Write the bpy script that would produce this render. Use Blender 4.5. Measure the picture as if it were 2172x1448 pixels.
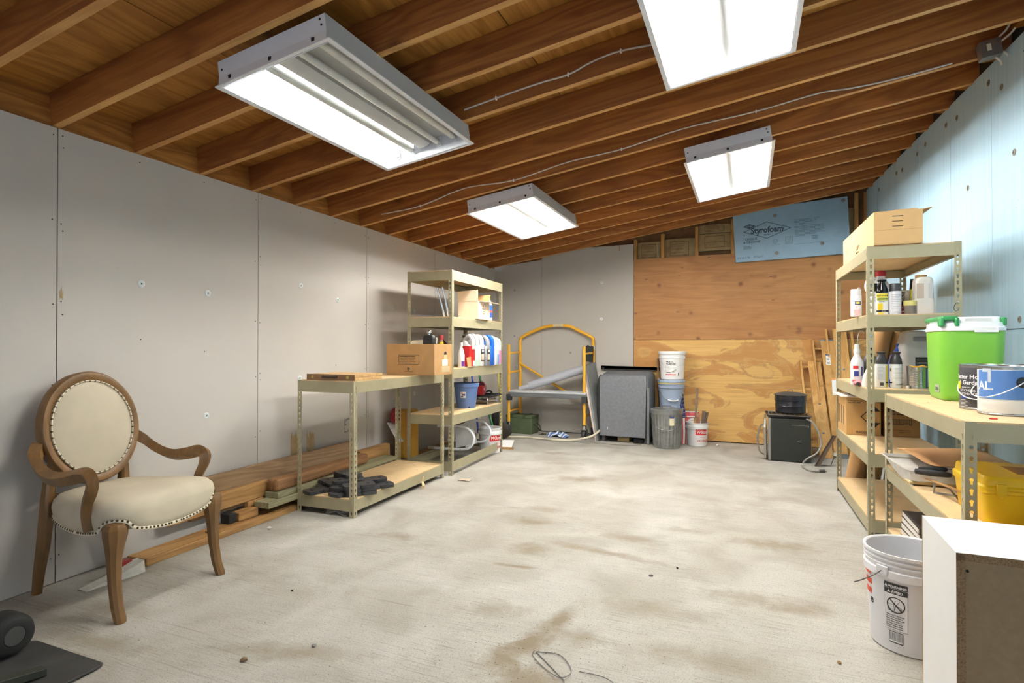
import bpy, bmesh, math, random
from mathutils import Vector, Matrix
PI = math.pi
random.seed(7)
for o in list(bpy.data.objects): bpy.data.objects.remove(o)
SC = bpy.context.scene; COL = SC.collection

# ------------------------------------------------------------------ camera, world, exposure
cam_d = bpy.data.cameras.new('camera'); cam = bpy.data.objects.new('camera', cam_d); COL.objects.link(cam)
cam_d.sensor_width = 36.0; cam_d.lens = 1200.0/2172.0*36.0
cam.location = (0, 0, 1.152)
cam.rotation_euler = (math.radians(90.43), 0, math.radians(22.7))
cam_d.clip_start = 0.02
SC.camera = cam
w = bpy.data.worlds.new('world'); SC.world = w; w.use_nodes = True
w.node_tree.nodes['Background'].inputs[0].default_value = (0.78, 0.86, 1, 1)
w.node_tree.nodes['Background'].inputs[1].default_value = 2.0
SC.view_settings.view_transform = 'Standard'; SC.view_settings.look = 'None'
SC.view_settings.gamma = 1.0; SC.view_settings.use_curve_mapping = False
SC.view_settings.exposure = 0.17
SC.cycles.max_bounces = 5; SC.cycles.diffuse_bounces = 4; SC.cycles.glossy_bounces = 2; SC.cycles.transmission_bounces = 2; SC.cycles.adaptive_threshold = .2
SC.cycles.caustics_reflective = False; SC.cycles.caustics_refractive = False
TUBE_POWER = 88.0
portal_d = bpy.data.lights.new('door_portal', 'AREA'); portal_d.shape = 'RECTANGLE'; portal_d.size = 3.0; portal_d.size_y = 2.1; portal_d.cycles.is_portal = True
portal = bpy.data.objects.new('door_portal', portal_d); COL.objects.link(portal); portal.location = (-.6, -2.2, 1.05); portal.rotation_euler = (math.radians(-90), 0, 0)

# ------------------------------------------------------------------ helpers
def lin(r, g, b):
    return tuple(((v/255)/12.92 if v/255 <= .04045 else ((v/255+.055)/1.055)**2.4) for v in (r, g, b))
def V(*a): return Vector(a)

class NT:
    def __init__(s, name):
        s.m = bpy.data.materials.new(name); s.m.use_nodes = True
        s.t = s.m.node_tree; s.n = s.t.nodes; s.b = s.n['Principled BSDF']
    def add(s, typ, **kw):
        nd = s.n.new(typ)
        for k, v in kw.items(): setattr(nd, k, v)
        return nd
    def link(s, a, b): s.t.links.new(a, b)
    def coords(s, scale=(1, 1, 1), rand=0.0, rot=(0, 0, 0)):
        tc = s.add('ShaderNodeTexCoord'); mp = s.add('ShaderNodeMapping')
        mp.inputs['Scale'].default_value = scale; mp.inputs['Rotation'].default_value = rot
        src = tc.outputs['Object']
        if rand:
            oi = s.add('ShaderNodeObjectInfo'); mu = s.add('ShaderNodeMath', operation='MULTIPLY'); mu.inputs[1].default_value = rand
            s.link(oi.outputs['Random'], mu.inputs[0])
            va = s.add('ShaderNodeVectorMath', operation='ADD'); s.link(src, va.inputs[0]); s.link(mu.outputs[0], va.inputs[1]); src = va.outputs[0]
        s.link(src, mp.inputs['Vector']); return mp.outputs[0]
    def noise(s, vec, scale, detail=3, dist=0, rough=.5):
        n = s.add('ShaderNodeTexNoise'); n.inputs['Scale'].default_value = scale; n.inputs['Detail'].default_value = detail
        n.inputs['Distortion'].default_value = dist; n.inputs['Roughness'].default_value = rough
        s.link(vec, n.inputs['Vector']); return n.outputs['Fac']
    def voro(s, vec, scale, feature='F1'):
        n = s.add('ShaderNodeTexVoronoi', feature=feature); n.inputs['Scale'].default_value = scale
        s.link(vec, n.inputs['Vector']); return n.outputs['Distance']
    def wave(s, vec, scale, dist=3, detail=2, dscale=1, direction='X'):
        n = s.add('ShaderNodeTexWave', bands_direction=direction); n.inputs['Scale'].default_value = scale
        n.inputs['Distortion'].default_value = dist; n.inputs['Detail'].default_value = detail; n.inputs['Detail Scale'].default_value = dscale
        s.link(vec, n.inputs['Vector']); return n.outputs['Fac']
    def ramp(s, fac, stops):
        r = s.add('ShaderNodeValToRGB'); e = r.color_ramp.elements
        while len(e) < len(stops): e.new(.5)
        for el, (p, c) in zip(e, stops):
            el.position = p; el.color = (c, c, c, 1) if not hasattr(c, '__len__') else (*c[:3], 1)
        s.link(fac, r.inputs[0]); return r.outputs[0]
    def mix(s, fac, a, b, mode='MIX'):
        m = s.add('ShaderNodeMix', data_type='RGBA', blend_type=mode)
        for v, i in ((fac, 0), (a, 6), (b, 7)):
            if isinstance(v, (int, float)): m.inputs[i].default_value = v
            elif isinstance(v, tuple): m.inputs[i].default_value = (*v[:3], 1)
            else: s.link(v, m.inputs[i])
        return m.outputs[2]
    def bump(s, fac, strength=.3, dist=.002):
        b = s.add('ShaderNodeBump'); b.inputs['Strength'].default_value = strength; b.inputs['Distance'].default_value = dist
        s.link(fac, b.inputs['Height']); s.link(b.outputs[0], s.b.inputs['Normal'])
    def done(s, col, rough=.5, metal=0):
        if isinstance(col, tuple): s.b.inputs['Base Color'].default_value = (*col[:3], 1)
        else: s.link(col, s.b.inputs['Base Color'])
        if isinstance(rough, (int, float)): s.b.inputs['Roughness'].default_value = rough
        else: s.link(rough, s.b.inputs['Roughness'])
        s.b.inputs['Metallic'].default_value = metal
        return s.m

MATS = {}
def M(rgb, rough=.5, metal=0, var=.1, vs=9, stretch=(1, 1, 1), bump=0, bs=120, coat=0, trans=0, alpha=1):
    """cached plain material with a little procedural variation; rgb in 0-255 sRGB"""
    key = (rgb, rough, metal, var, vs, stretch, bump, bs, coat, trans, alpha)
    if key in MATS: return MATS[key]
    n = NT('mat_%d_%d_%d' % rgb); c = lin(*rgb)
    vec = n.coords(stretch, rand=3)
    f = n.noise(vec, vs, 4, .3)
    a = tuple(min(1, v*(1-var)) for v in c); b = tuple(min(1, v*(1+var)) for v in c)
    m = n.done(n.mix(n.ramp(f, [(.3, 0), (.7, 1)]), a, b), rough, metal)
    if bump: n.bump(n.noise(vec, bs, 2), bump)
    if coat: n.b.inputs['Coat Weight'].default_value = coat
    if trans: n.b.inputs['Transmission Weight'].default_value = trans; n.b.inputs['IOR'].default_value = 1.3
    if alpha < 1: n.b.inputs['Alpha'].default_value = alpha
    MATS[key] = m; return m

def wood(name, light, dark, axis=0, freq=1.0, knots=.5, rough=.6, rand=7, knot_col=None, kscale=3.2, gscale=1.0):
    """sawn timber: long grain along the given object axis plus knots"""
    n = NT(name); L, D = lin(*light), lin(*dark)
    sc = [5.5, 5.5, 5.5]; sc[axis] = .55
    vec = n.coords(tuple(v*freq for v in sc), rand)
    wob = n.noise(vec, 1.1, 3, .6)
    rings = n.add('ShaderNodeMath', operation='MULTIPLY'); rings.inputs[1].default_value = 16*gscale; n.link(wob, rings.inputs[0])
    fr = n.add('ShaderNodeMath', operation='PINGPONG'); fr.inputs[1].default_value = 1; n.link(rings.outputs[0], fr.inputs[0])
    fc = [60, 60, 60]; fc[axis] = 2.5
    vec2 = n.coords(tuple(fc), rand)
    fine = n.noise(vec2, 1.6, 3)
    col = n.mix(n.ramp(fr.outputs[0], [(.25, 0), (.95, .8)]), L, D)
    col = n.mix(n.ramp(fine, [(.4, 0), (.75, .45)]), col, tuple(v*.7 for v in D))
    ks = [1.9, 1.9, 1.9]; ks[axis] = 1.1
    vec3 = n.coords(tuple(v*freq for v in ks), rand)
    vk = n.voro(vec3, kscale)
    big = n.noise(vec, .35, 2)
    col = n.mix(n.ramp(big, [(.35, 0), (.7, .5)]), col, tuple(v*.75 for v in D))
    if knots:
        kc = lin(*knot_col) if knot_col else tuple(v*.35 for v in D)
        col = n.mix(n.ramp(vk, [(.04, knots), (.11, knots*.25), (.17, 0)]), col, kc)
    m = n.done(col, rough); n.bump(fine, .25, .001)
    return m

def bm_new(): return bmesh.new()
def bx(bm, x0, x1, y0, y1, z0, z1, mt=None, mi=0):
    vs = [bm.verts.new(p) for p in ((x0,y0,z0),(x1,y0,z0),(x1,y1,z0),(x0,y1,z0),(x0,y0,z1),(x1,y0,z1),(x1,y1,z1),(x0,y1,z1))]
    if mt is not None:
        for v in vs: v.co = mt @ v.co
    for f in ((3,2,1,0),(4,5,6,7),(0,1,5,4),(1,2,6,5),(2,3,7,6),(3,0,4,7)):
        fc = bm.faces.new([vs[i] for i in f]); fc.material_index = mi
    return vs
def lathe(bm, prof, n=24, cx=0, cy=0, cz=0, sx=1, sy=1, mt=None, close=False):
    """prof: list of (r, z)"""
    rings = []
    for r, z in prof:
        if r <= 1e-6:
            rings.append([bm.verts.new((cx, cy, cz+z))])
        else:
            rings.append([bm.verts.new((cx+r*sx*math.cos(2*PI*i/n), cy+r*sy*math.sin(2*PI*i/n), cz+z)) for i in range(n)])
    if mt is not None:
        for rg in rings:
            for v in rg: v.co = mt @ v.co
    for a, b in zip(rings, rings[1:]):
        for i in range(n):
            j = (i+1) % n
            if len(a) == 1 and len(b) == 1: continue
            if len(a) == 1: bm.faces.new((a[0], b[j], b[i])) if False else bm.faces.new((a[0], b[i], b[j]))
            elif len(b) == 1: bm.faces.new((a[i], b[0], a[j])) if False else bm.faces.new((a[j], a[i], b[0]))
            else: bm.faces.new((a[i], a[j], b[j], b[i]))
    if len(rings[0]) > 1: bm.faces.new(list(reversed(rings[0])))
    if len(rings[-1]) > 1: bm.faces.new(rings[-1])
    return rings
def tube(bm, pts, r, n=8, caps=True, flat=None):
    """tube along points; r a number or a list; flat=(w,h) gives a rectangular-ish section"""
    pts = [Vector(p) for p in pts]; k = len(pts)
    rr = r if hasattr(r, '__len__') else [r]*k
    rings = []; up = None
    for i, p in enumerate(pts):
        d = (pts[min(i+1, k-1)]-pts[max(i-1, 0)]).normalized()
        if up is None:
            up = Vector((0, 0, 1)) if abs(d.z) < .9 else Vector((0, 1, 0))
        u = d.cross(up)
        if u.length < 1e-4: u = d.cross(Vector((1, 0, 0)))
        u.normalize(); v = u.cross(d).normalized(); up = v
        rings.append([bm.verts.new(p+(u*math.cos(2*PI*j/n+PI/n)*(flat[0] if flat else 1)+v*math.sin(2*PI*j/n+PI/n)*(flat[1] if flat else 1))*rr[i]) for j in range(n)])
    for a, b in zip(rings, rings[1:]):
        for i in range(n):
            j = (i+1) % n; bm.faces.new((a[i], a[j], b[j], b[i]))
    if caps: bm.faces.new(list(reversed(rings[0]))); bm.faces.new(rings[-1])
    return rings
def cyl(bm, p, q, r, n=16, r2=None): return tube(bm, [p, q], [r, r if r2 is None else r2], n)
def spline(pts, sub=6):
    pts = [Vector(p) for p in pts]; out = []
    for i in range(len(pts)-1):
        p0 = pts[max(i-1, 0)]; p1 = pts[i]; p2 = pts[i+1]; p3 = pts[min(i+2, len(pts)-1)]
        for k in range(sub):
            t = k/sub
            out.append(.5*((2*p1)+(p2-p0)*t+(2*p0-5*p1+4*p2-p3)*t*t+(3*p1-p0-3*p2+p3)*t*t*t))
    out.append(pts[-1]); return out
def prism(bm, poly, z0, z1, mt=None):
    """extrude 2D polygon (ccw) from z0 to z1"""
    a = [bm.verts.new((x, y, z0)) for x, y in poly]; b = [bm.verts.new((x, y, z1)) for x, y in poly]
    if mt is not None:
        for v in a+b: v.co = mt @ v.co
    bm.faces.new(list(reversed(a))); bm.faces.new(b)
    k = len(poly)
    for i in range(k): bm.faces.new((a[i], a[(i+1) % k], b[(i+1) % k], b[i]))
def loft(bm, sections, caps=True, closed=True):
    """sections: lists of 3D points with the same count"""
    rg = [[bm.verts.new(p) for p in s] for s in sections]
    n = len(rg[0])
    for a, b in zip(rg, rg[1:]):
        for i in range(n if closed else n-1):
            j = (i+1) % n; bm.faces.new((a[i], a[j], b[j], b[i]))
    if caps and closed: bm.faces.new(list(reversed(rg[0]))); bm.faces.new(rg[-1])
    return rg
def rrect(w, d, r, n=4, cx=0, cy=0):
    out = []
    for sx, sy, a0 in ((1, 1, 0), (-1, 1, 90), (-1, -1, 180), (1, -1, 270)):
        for k in range(n+1):
            a = math.radians(a0+90*k/n); out.append((cx+sx*(w/2-r)+r*math.cos(a), cy+sy*(d/2-r)+r*math.sin(a)))
    return out
RX = lambda a: Matrix.Rotation(a, 4, 'X')
RY = lambda a: Matrix.Rotation(a, 4, 'Y')
RZ = lambda a: Matrix.Rotation(a, 4, 'Z')
T = lambda x, y, z: Matrix.Translation((x, y, z))

def obj(name, bm, mat, parent=None, loc=(0, 0, 0), rot=(0, 0, 0), smooth=False, bevel=0, angle=35, sub=0, seg=2):
    if isinstance(bm, bmesh.types.BMesh):
        bmesh.ops.recalc_face_normals(bm, faces=bm.faces)
        me = bpy.data.meshes.new(name); bm.to_mesh(me); bm.free()
    else: me = bm
    o = bpy.data.objects.new(name, me); COL.objects.link(o)
    for m in (mat if isinstance(mat, (list, tuple)) else [mat]):
        if m is not None and isinstance(bm, bmesh.types.BMesh): me.materials.append(m)
    o.parent = parent; o.location = loc; o.rotation_euler = rot
    if bevel:
        b = o.modifiers.new('bevel', 'BEVEL'); b.width = bevel; b.segments = seg; b.limit_method = 'ANGLE'; b.angle_limit = math.radians(40)
        b.harden_normals = False
    if sub:
        s = o.modifiers.new('sub', 'SUBSURF'); s.levels = sub; s.render_levels = sub
    if smooth or sub:
        if sub: me.shade_smooth()
        else:
            me.shade_smooth()
            for e in me.edges: pass
            try: me.set_sharp_from_angle(angle=math.radians(angle))
            except Exception: pass
    return o
def inst(o, name, parent=None, loc=(0, 0, 0), rot=(0, 0, 0), scale=None):
    c = o.copy(); COL.objects.link(c); c.name = name; c.parent = parent; c.location = loc; c.rotation_euler = rot
    if scale: c.scale = scale
    for k in list(c.keys()): del c[k]
    return c
def tag(o, label, cat=None, group=None, kind=None):
    if label: o['label'] = label
    if cat: o['category'] = cat
    if group: o['group'] = group
    if kind: o['kind'] = kind
    return o
def thing(name, label, cat, loc=(0, 0, 0), rotz=0, group=None, rot=None):
    o = bpy.data.objects.new(name, None); COL.objects.link(o); o.empty_display_size = .05
    o.location = loc; o.rotation_euler = rot or (0, 0, rotz); return tag(o, label, cat, group)
def struct(o): o['kind'] = 'structure'; return o
def box(name, mat, dims, parent=None, bevel=0, **k):
    bm = bm_new(); bx(bm, *dims); return obj(name, bm, mat, parent, bevel=bevel, **k)

def text(s, mat, parent, loc, rot=(PI/2, 0, 0), size=.02, name='lettering', align='LEFT', R=None, a0=0, sx=1, bold=0, shear=0, ext=.0003, spacing=1.0):
    c = bpy.data.curves.new('t', 'FONT'); c.body = s; c.size = size; c.align_x = align; c.extrude = ext; c.offset = bold; c.shear = shear
    c.resolution_u = 2; c.space_character = spacing
    to = bpy.data.objects.new('t', c); COL.objects.link(to)
    dg = bpy.context.evaluated_depsgraph_get()
    me = bpy.data.meshes.new_from_object(to.evaluated_get(dg)); me.name = name
    bpy.data.objects.remove(to); bpy.data.curves.remove(c)
    for v in me.vertices: v.co.x *= sx
    if R:
        bm = bmesh.new(); bm.from_mesh(me)
        for v in bm.verts:
            a = v.co.x/R+a0; r = R+.0004+v.co.z
            v.co = Vector((r*math.sin(a), -r*math.cos(a), v.co.y))
        bm.to_mesh(me); bm.free(); rot = (0, 0, 0)
    me.materials.clear(); me.materials.append(mat)
    o = bpy.data.objects.new(name, me); COL.objects.link(o); o.parent = parent; o.location = loc; o.rotation_euler = rot
    return o
def patch(name, mat, parent, R, a0, a1, z0, z1, th=.0008, n=10, cx=0, cy=0, R1=None):
    """curved label on a cylinder: angles from -Y, growing to +X"""
    bm = bm_new(); R1 = R if R1 is None else R1
    secs = []
    for i in range(n+1):
        a = a0+(a1-a0)*i/n; s, c = math.sin(a), -math.cos(a)
        secs.append([(cx+R*s, cy+R*c, z0), (cx+(R+th)*s, cy+(R+th)*c, z0), (cx+(R1+th)*s, cy+(R1+th)*c, z1), (cx+R1*s, cy+R1*c, z1)])
    loft(bm, secs); return obj(name, bm, mat, parent)
BLACK = M((22, 22, 22), .5); INK = M((45, 42, 40), .7); WHITE = M((235, 235, 232), .45, var=.03); RED = M((190, 28, 32), .45)
# ------------------------------------------------------------------ surface materials
STAINS = [(-1.93, 5.79, .16, .10, .1, .55), (-1.70, 5.3, .22, .07, .2, .5), (-1.36, 4.74, .24, .10, .1, .75), (-1.35, 3.775, .17, .07, .1, .6), (-1.33, 3.48, .12, .08, 0, .8), (-1.15, 3.01, .11, .10, 0, .85), (-1.13, 2.745, .11, .020, .1, 1.0),
          (-1.96, 2.90, .13, .06, .1, .75), (-.78, 3.12, .34, .045, -.15, .8), (-.66, 3.40, .20, .06, -.1, .75), (-.36, 3.675, .16, .06, .1, .5), (-.735, 2.27, .05, .14, -.15, 1.0), (-.78, 2.08, .06, .16, -.2, 1.0), (-.83, 1.93, .07, .16, -.3, .9), (-.72, 1.82, .12, .12, 0, .95), (-.63, 2.17, .10, .06, .0, .8),
          (-1.03, 2.26, .18, .07, .3, .55), (-1.6, 1.65, .28, .06, .3, .65), (.10, 3.62, .24, .10, .1, .75), (.0, 2.80, .22, .09, .1, .6), (.22, 2.78, .14, .06, .2, .55), (-.40, 2.52, .26, .07, .1, .5), (-2.55, 1.62, .2, .07, .1, .5), (-2.35, 1.42, .25, .05, .1, .6), (-.15, 2.2, .3, .08, .1, .5), (.05, 5.3, .32, .14, .2, .5)]
def m_concrete():
    n = NT('concrete'); vec = n.coords((1, 1, 1))
    mid = n.noise(vec, 2.6, 5, .6); big = n.noise(vec, .8, 3, .4)
    grit = n.noise(vec, 190, 2, 0, .6); grit2 = n.noise(vec, 75, 3, 0, .7)
    lines = n.noise(n.coords((5, 170, 1)), 1.0, 3, .15, .7); grooves = n.noise(n.coords((.8, 52, 1)), 1.0, 2, .1)
    patchy = n.noise(vec, 1.7, 3, .8)
    c = n.mix(n.ramp(mid, [(.3, 0), (.68, 1)]), lin(157, 152, 142), lin(187, 184, 176))
    c = n.mix(n.ramp(big, [(.42, 0), (.72, .5)]), c, lin(142, 134, 120))
    c = n.mix(n.ramp(grit2, [(.56, 0), (.74, .45)]), c, lin(116, 105, 88))
    c = n.mix(n.ramp(grit, [(.52, 0), (.72, .6)]), c, lin(104, 93, 76))
    lm = n.mix(n.ramp(patchy, [(.35, .25), (.65, 1)]), (0, 0, 0), n.ramp(lines, [(.52, 0), (.70, .62)]))
    c = n.mix(lm, c, lin(98, 86, 68))
    c = n.mix(n.ramp(grooves, [(.68, 0), (.74, .35)]), c, lin(96, 86, 70))
    warp = n.noise(vec, 9, 5, .5, .65)
    for x, y, rx, ry, a, st in STAINS:
        tc = n.add('ShaderNodeTexCoord'); mp = n.add('ShaderNodeMapping', vector_type='TEXTURE')
        mp.inputs['Location'].default_value = (x, y, 0); mp.inputs['Rotation'].default_value = (0, 0, a); mp.inputs['Scale'].default_value = (rx, ry, 1)
        n.link(tc.outputs['Object'], mp.inputs['Vector'])
        ln = n.add('ShaderNodeVectorMath', operation='LENGTH'); n.link(mp.outputs[0], ln.inputs[0])
        ad = n.add('ShaderNodeMath', operation='MULTIPLY_ADD'); n.link(warp, ad.inputs[0]); ad.inputs[1].default_value = 2.4; n.link(ln.outputs['Value'], ad.inputs[2])
        c = n.mix(n.ramp(ad.outputs[0], [(.0, st), (.85, st*.0+st*.75), (1.0, st*.35)]) if False else n.ramp((lambda q: (n.link(ad.outputs[0], q.inputs[0]), q.outputs[0])[1])((lambda q: (setattr(q, 'clamp', True), [q.inputs[k].__setattr__('default_value', v) for k, v in ((1, 1.4), (2, 2.5), (3, 1.0), (4, 0.0))], q)[2])(n.add('ShaderNodeMapRange'))), [(0, 0), (1, st*.85)]), c, lin(120, 106, 82))
    sp = n.voro(vec, 42); keep = n.noise(vec, 3.5, 2)
    spk = n.mix(n.ramp(keep, [(.47, 0), (.6, 1)]), (0, 0, 0), n.ramp(sp, [(.05, 1), (.1, 0)]))
    c = n.mix(spk, c, lin(78, 62, 44))
    m = n.done(c, .85); n.bump(n.mix(.5, lines, grit2), .45, .003); return m
def m_drywall(rgb=(196, 190, 182)):
    n = NT('drywall_paper'); vec = n.coords((1, 1, 1), rand=5); c = lin(*rgb)
    f = n.noise(vec, 1.1, 4, .3); g = n.noise(n.coords((160, 160, 6)), 1.0, 2)
    col = n.mix(n.ramp(f, [(.3, 0), (.75, 1)]), c, tuple(v*.9 for v in c))
    sc = n.noise(n.coords((1.2, 1.2, 2.6), rand=9, rot=(.4, 0, 0)), 5.5, 6, 1.2, .7)
    col = n.mix(n.ramp(sc, [(.68, 0), (.78, .28)]), col, lin(140, 128, 112))
    m = n.done(col, .82); n.bump(g, .06, .001); return m
def m_ply_upper():
    n = NT('plywood_red_brown'); v = n.coords((1, 1, 1))
    g = n.noise(n.coords((1.3, 1, 9)), 1.5, 5, 1.0); big = n.noise(v, 1.3, 3)
    c = n.mix(n.ramp(g, [(.3, 0), (.7, 1)]), lin(178, 126, 70), lin(150, 98, 50))
    c = n.mix(n.ramp(big, [(.4, 0), (.7, .4)]), c, lin(186, 138, 84))
    fine = n.noise(n.coords((3, 3, 130)), 1.0, 3); c = n.mix(n.ramp(fine, [(.45, 0), (.7, .35)]), c, lin(132, 82, 40))
    k = n.voro(n.coords((1, .6, 1)), 6.2); keep = n.noise(v, 3.1, 1)
    c = n.mix(n.mix(n.ramp(keep, [(.42, 0), (.47, 1)]), (0, 0, 0), n.ramp(k, [(.07, .8), (.15, .35), (.25, 0)])), c, lin(96, 52, 24))
    k2 = n.voro(n.coords((1, .6, 3.5), rot=(0, .2, 0)), 2.9); c = n.mix(n.ramp(k2, [(.05, .8), (.085, 0)]), c, lin(80, 48, 26))
    m = n.done(c, .6); n.bump(fine, .15, .001); return m
def m_ply_lower():
    n = NT('plywood_yellow'); v = n.coords((1, 1, 1))
    warp = n.noise(n.coords((.75, 1, 2.1)), 1.55, 4, 1.6)
    g = n.noise(n.coords((.6, 1, 14)), 1.6, 4, .5)
    c = n.mix(n.ramp(g, [(.3, 0), (.7, 1)]), lin(224, 184, 112), lin(206, 160, 90))
    c = n.mix(n.ramp(warp, [(.51, 0), (.545, .75), (.75, .95)]), c, lin(178, 122, 62))
    ring = n.ramp(warp, [(.49, 0), (.51, .55), (.53, 0)]); c = n.mix(ring, c, lin(140, 90, 44))
    fine = n.noise(n.coords((3, 3, 120)), 1.0, 3); c = n.mix(n.ramp(fine, [(.46, 0), (.7, .3)]), c, lin(150, 100, 48))
    k = n.voro(n.coords((1, .6, 1.25)), 4.2); keep = n.noise(v, 2.4, 1)
    c = n.mix(n.mix(n.ramp(keep, [(.47, 0), (.52, 1)]), (0, 0, 0), n.ramp(k, [(.04, .85), (.1, .45), (.24, 0)])), c, lin(122, 70, 30))
    m = n.done(c, .6); n.bump(fine, .15, .001); return m
def m_foam():
    n = NT('blue_foam'); v = n.coords((1, 1, 1)); f = n.noise(n.coords((2, 40, 1.2), rand=3), 1.0, 4)
    c = n.mix(n.ramp(f, [(.3, 0), (.7, 1)]), lin(168, 203, 225), lin(182, 213, 232))
    d = n.noise(n.coords((1, 1, 1), rand=5), 6.5, 6, 1.4, .7); c = n.mix(n.ramp(d, [(.67, 0), (.78, .45)]), c, lin(140, 160, 170))
    s = n.voro(v, 22); k = n.noise(v, 2.2, 2); c = n.mix(n.mix(n.ramp(k, [(.55, 0), (.62, 1)]), (0, 0, 0), n.ramp(s, [(.05, .6), (.1, 0)])), c, lin(95, 110, 112))
    return n.done(c, .6)
def m_particle(name='particle_board', light=(214, 186, 142), dark=(196, 164, 118), scale=1):
    n = NT(name); v = n.coords((1, 1, 1), rand=4); a = n.voro(n.coords((1, 2.2, 1), rand=4), 170*scale); b = n.noise(v, 3.5, 5, .8)
    c = n.mix(n.ramp(a, [(.15, 0), (.6, 1)]), lin(*dark), lin(*light)); c = n.mix(n.ramp(b, [(.45, 0), (.8, .55)]), c, tuple(v*.75 for v in lin(*dark)))
    s = n.noise(v, 24, 3, .4); c = n.mix(n.ramp(s, [(.68, 0), (.75, .6)]), c, lin(84, 62, 40))
    return n.done(c, .7)
def m_shelfmetal():
    n = NT('tan_enamel_steel'); v = n.coords((1, 1, 1), rand=3); b = n.noise(n.coords((3, 3, 3), rand=4), 2.2, 5, .8)
    c = n.mix(n.ramp(b, [(.4, 0), (.75, .6)]), lin(168, 160, 130), lin(152, 144, 114))
    s = n.noise(v, 30, 4, .3, .7); c = n.mix(n.ramp(s, [(.68, 0), (.76, .45)]), c, lin(130, 118, 84))
    return n.done(c, .42, .15)
CONC = m_concrete(); DRY = m_drywall(); DRYB = m_drywall((193, 187, 178)); PLYU = m_ply_upper(); PLYL = m_ply_lower(); FOAM = m_foam(); OSB = m_particle()
STEEL = m_shelfmetal()
RAFT = wood('rafter_fir', (180, 116, 56), (138, 80, 36), 0, .8, .75, .6, kscale=2.2)
RAFE = wood('rafter_bounce_lit_edge', (210, 160, 92), (180, 126, 64), 0, .8, .4, .6, kscale=2.2)  # paler rafter wood for undersides: light bounced off the floor, painted into the colour
DECKM = wood('deck_plywood', (196, 136, 60), (156, 98, 34), 1, .7, .8, .65, kscale=2.6)
BLOCKM = wood('blocking_fir', (196, 136, 66), (150, 94, 40), 1, 1, .9, .6, kscale=4)
LUM = wood('old_lumber', (156, 126, 92), (124, 96, 68), 1, 1, .7, .7, kscale=2.5)
LUMO = wood('fresh_lumber', (180, 138, 84), (142, 102, 58), 1, 1, .7, .65, kscale=2.5)
LUMG = wood('treated_lumber', (160, 156, 122), (126, 120, 90), 1, 1, .4, .7)
STUD = wood('stud_fir', (206, 156, 84), (160, 110, 50), 2, 1, .6, .6)
DARK = M((40, 34, 28), .9); SCREW = M((62, 58, 52), .5, .3)
ENAM = M((225, 226, 230), .35, 0, var=.03)

# ------------------------------------------------------------------ floor and walls
SL = .1415; SLA = math.atan(SL)
def ZR(X): return 2.218+SL*(X+3.13)          # underside of the rafters
BY = 7.19                                     # back wall plane
LSK, RSK = .0256, .0567
floor = struct(box('floor', CONC, (-3.6, 2.1, -2.3, 7.6, -.1, 0)))

wl = struct(box('wall_left', DARK, (-.12, -.0135, -2.2, 7.42, 0, 2.216), loc=(-3.066, 0, 0), rot=(0, 0, LSK)))
ed = [-2.2, -.82, .435, 1.687, 2.942, 4.196, 5.45, 6.7, 7.30]
for a, b in zip(ed, ed[1:]):
    box('drywall_sheet', DRY, (-.0127, 0, a+.0022, b-.0022, .004, 2.214), wl, bevel=.0015)
def screws(parent, pts, axis, r=.0035, name='screw_heads'):
    bm = bm_new()
    for a, z in pts:
        if axis == 'x': cyl(bm, (-.001, a, z), (.0012, a, z), r, 7)
        elif axis == '-x': cyl(bm, (.001, a, z), (-.0012, a, z), r, 7)
        else: cyl(bm, (a, .001, z), (a, -.0012, z), r, 7)
    o = obj(name, bm, SCREW, parent); o['kind'] = 'stuff'; return o
sp = []
for e in ed[2:-1]:
    for z in (.15, .55, .95, 1.34, 1.75, 2.16):
        for s in (-.022, .02): sp.append((e+s+random.uniform(-.006, .006), z+random.uniform(-.03, .03)))
        if random.random() < .5: sp.append((e+.024, z-.035))
    for k in (1, 2): sp += [(e+.41*k, 2.17), (e+.41*k+.01, 1.0+random.uniform(-.3, .4)), (e+.41*k, .2)]
screws(wl, sp, 'x')
WASH = M((205, 212, 210), .4); 
def washer_mesh(m=WASH, r=.021):
    bm = bm_new(); lathe(bm, [(r, 0), (r, .002), (r*.8, .0045), (r*.42, .0045), (r*.36, .002), (0, .002)], 20)
    return bm
def washers(parent, pts, rot, m, r=.021, name='foam_washer'):
    proto = None
    for p in pts:
        if proto is None: proto = obj(name, washer_mesh(m, r), m, parent, p, rot, smooth=True)
        else: inst(proto, name, parent, p, rot)
        q = box('screw', SCREW, (-.004, .004, -.004, .004, 0, .0035), parent, bevel=.0015)
        q.location = p; q.rotation_euler = rot
washers(wl, [(0, y, z) for y, z in ((2.109, 1.497), (2.538, 1.481), (3.36, 1.61), (3.79, 1.535), (2.531, .714), (3.35, .906), (4.62, 1.52), (5.02, 1.505), (4.62, .62), (5.02, .66))], (0, PI/2, 0), WASH)
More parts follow.
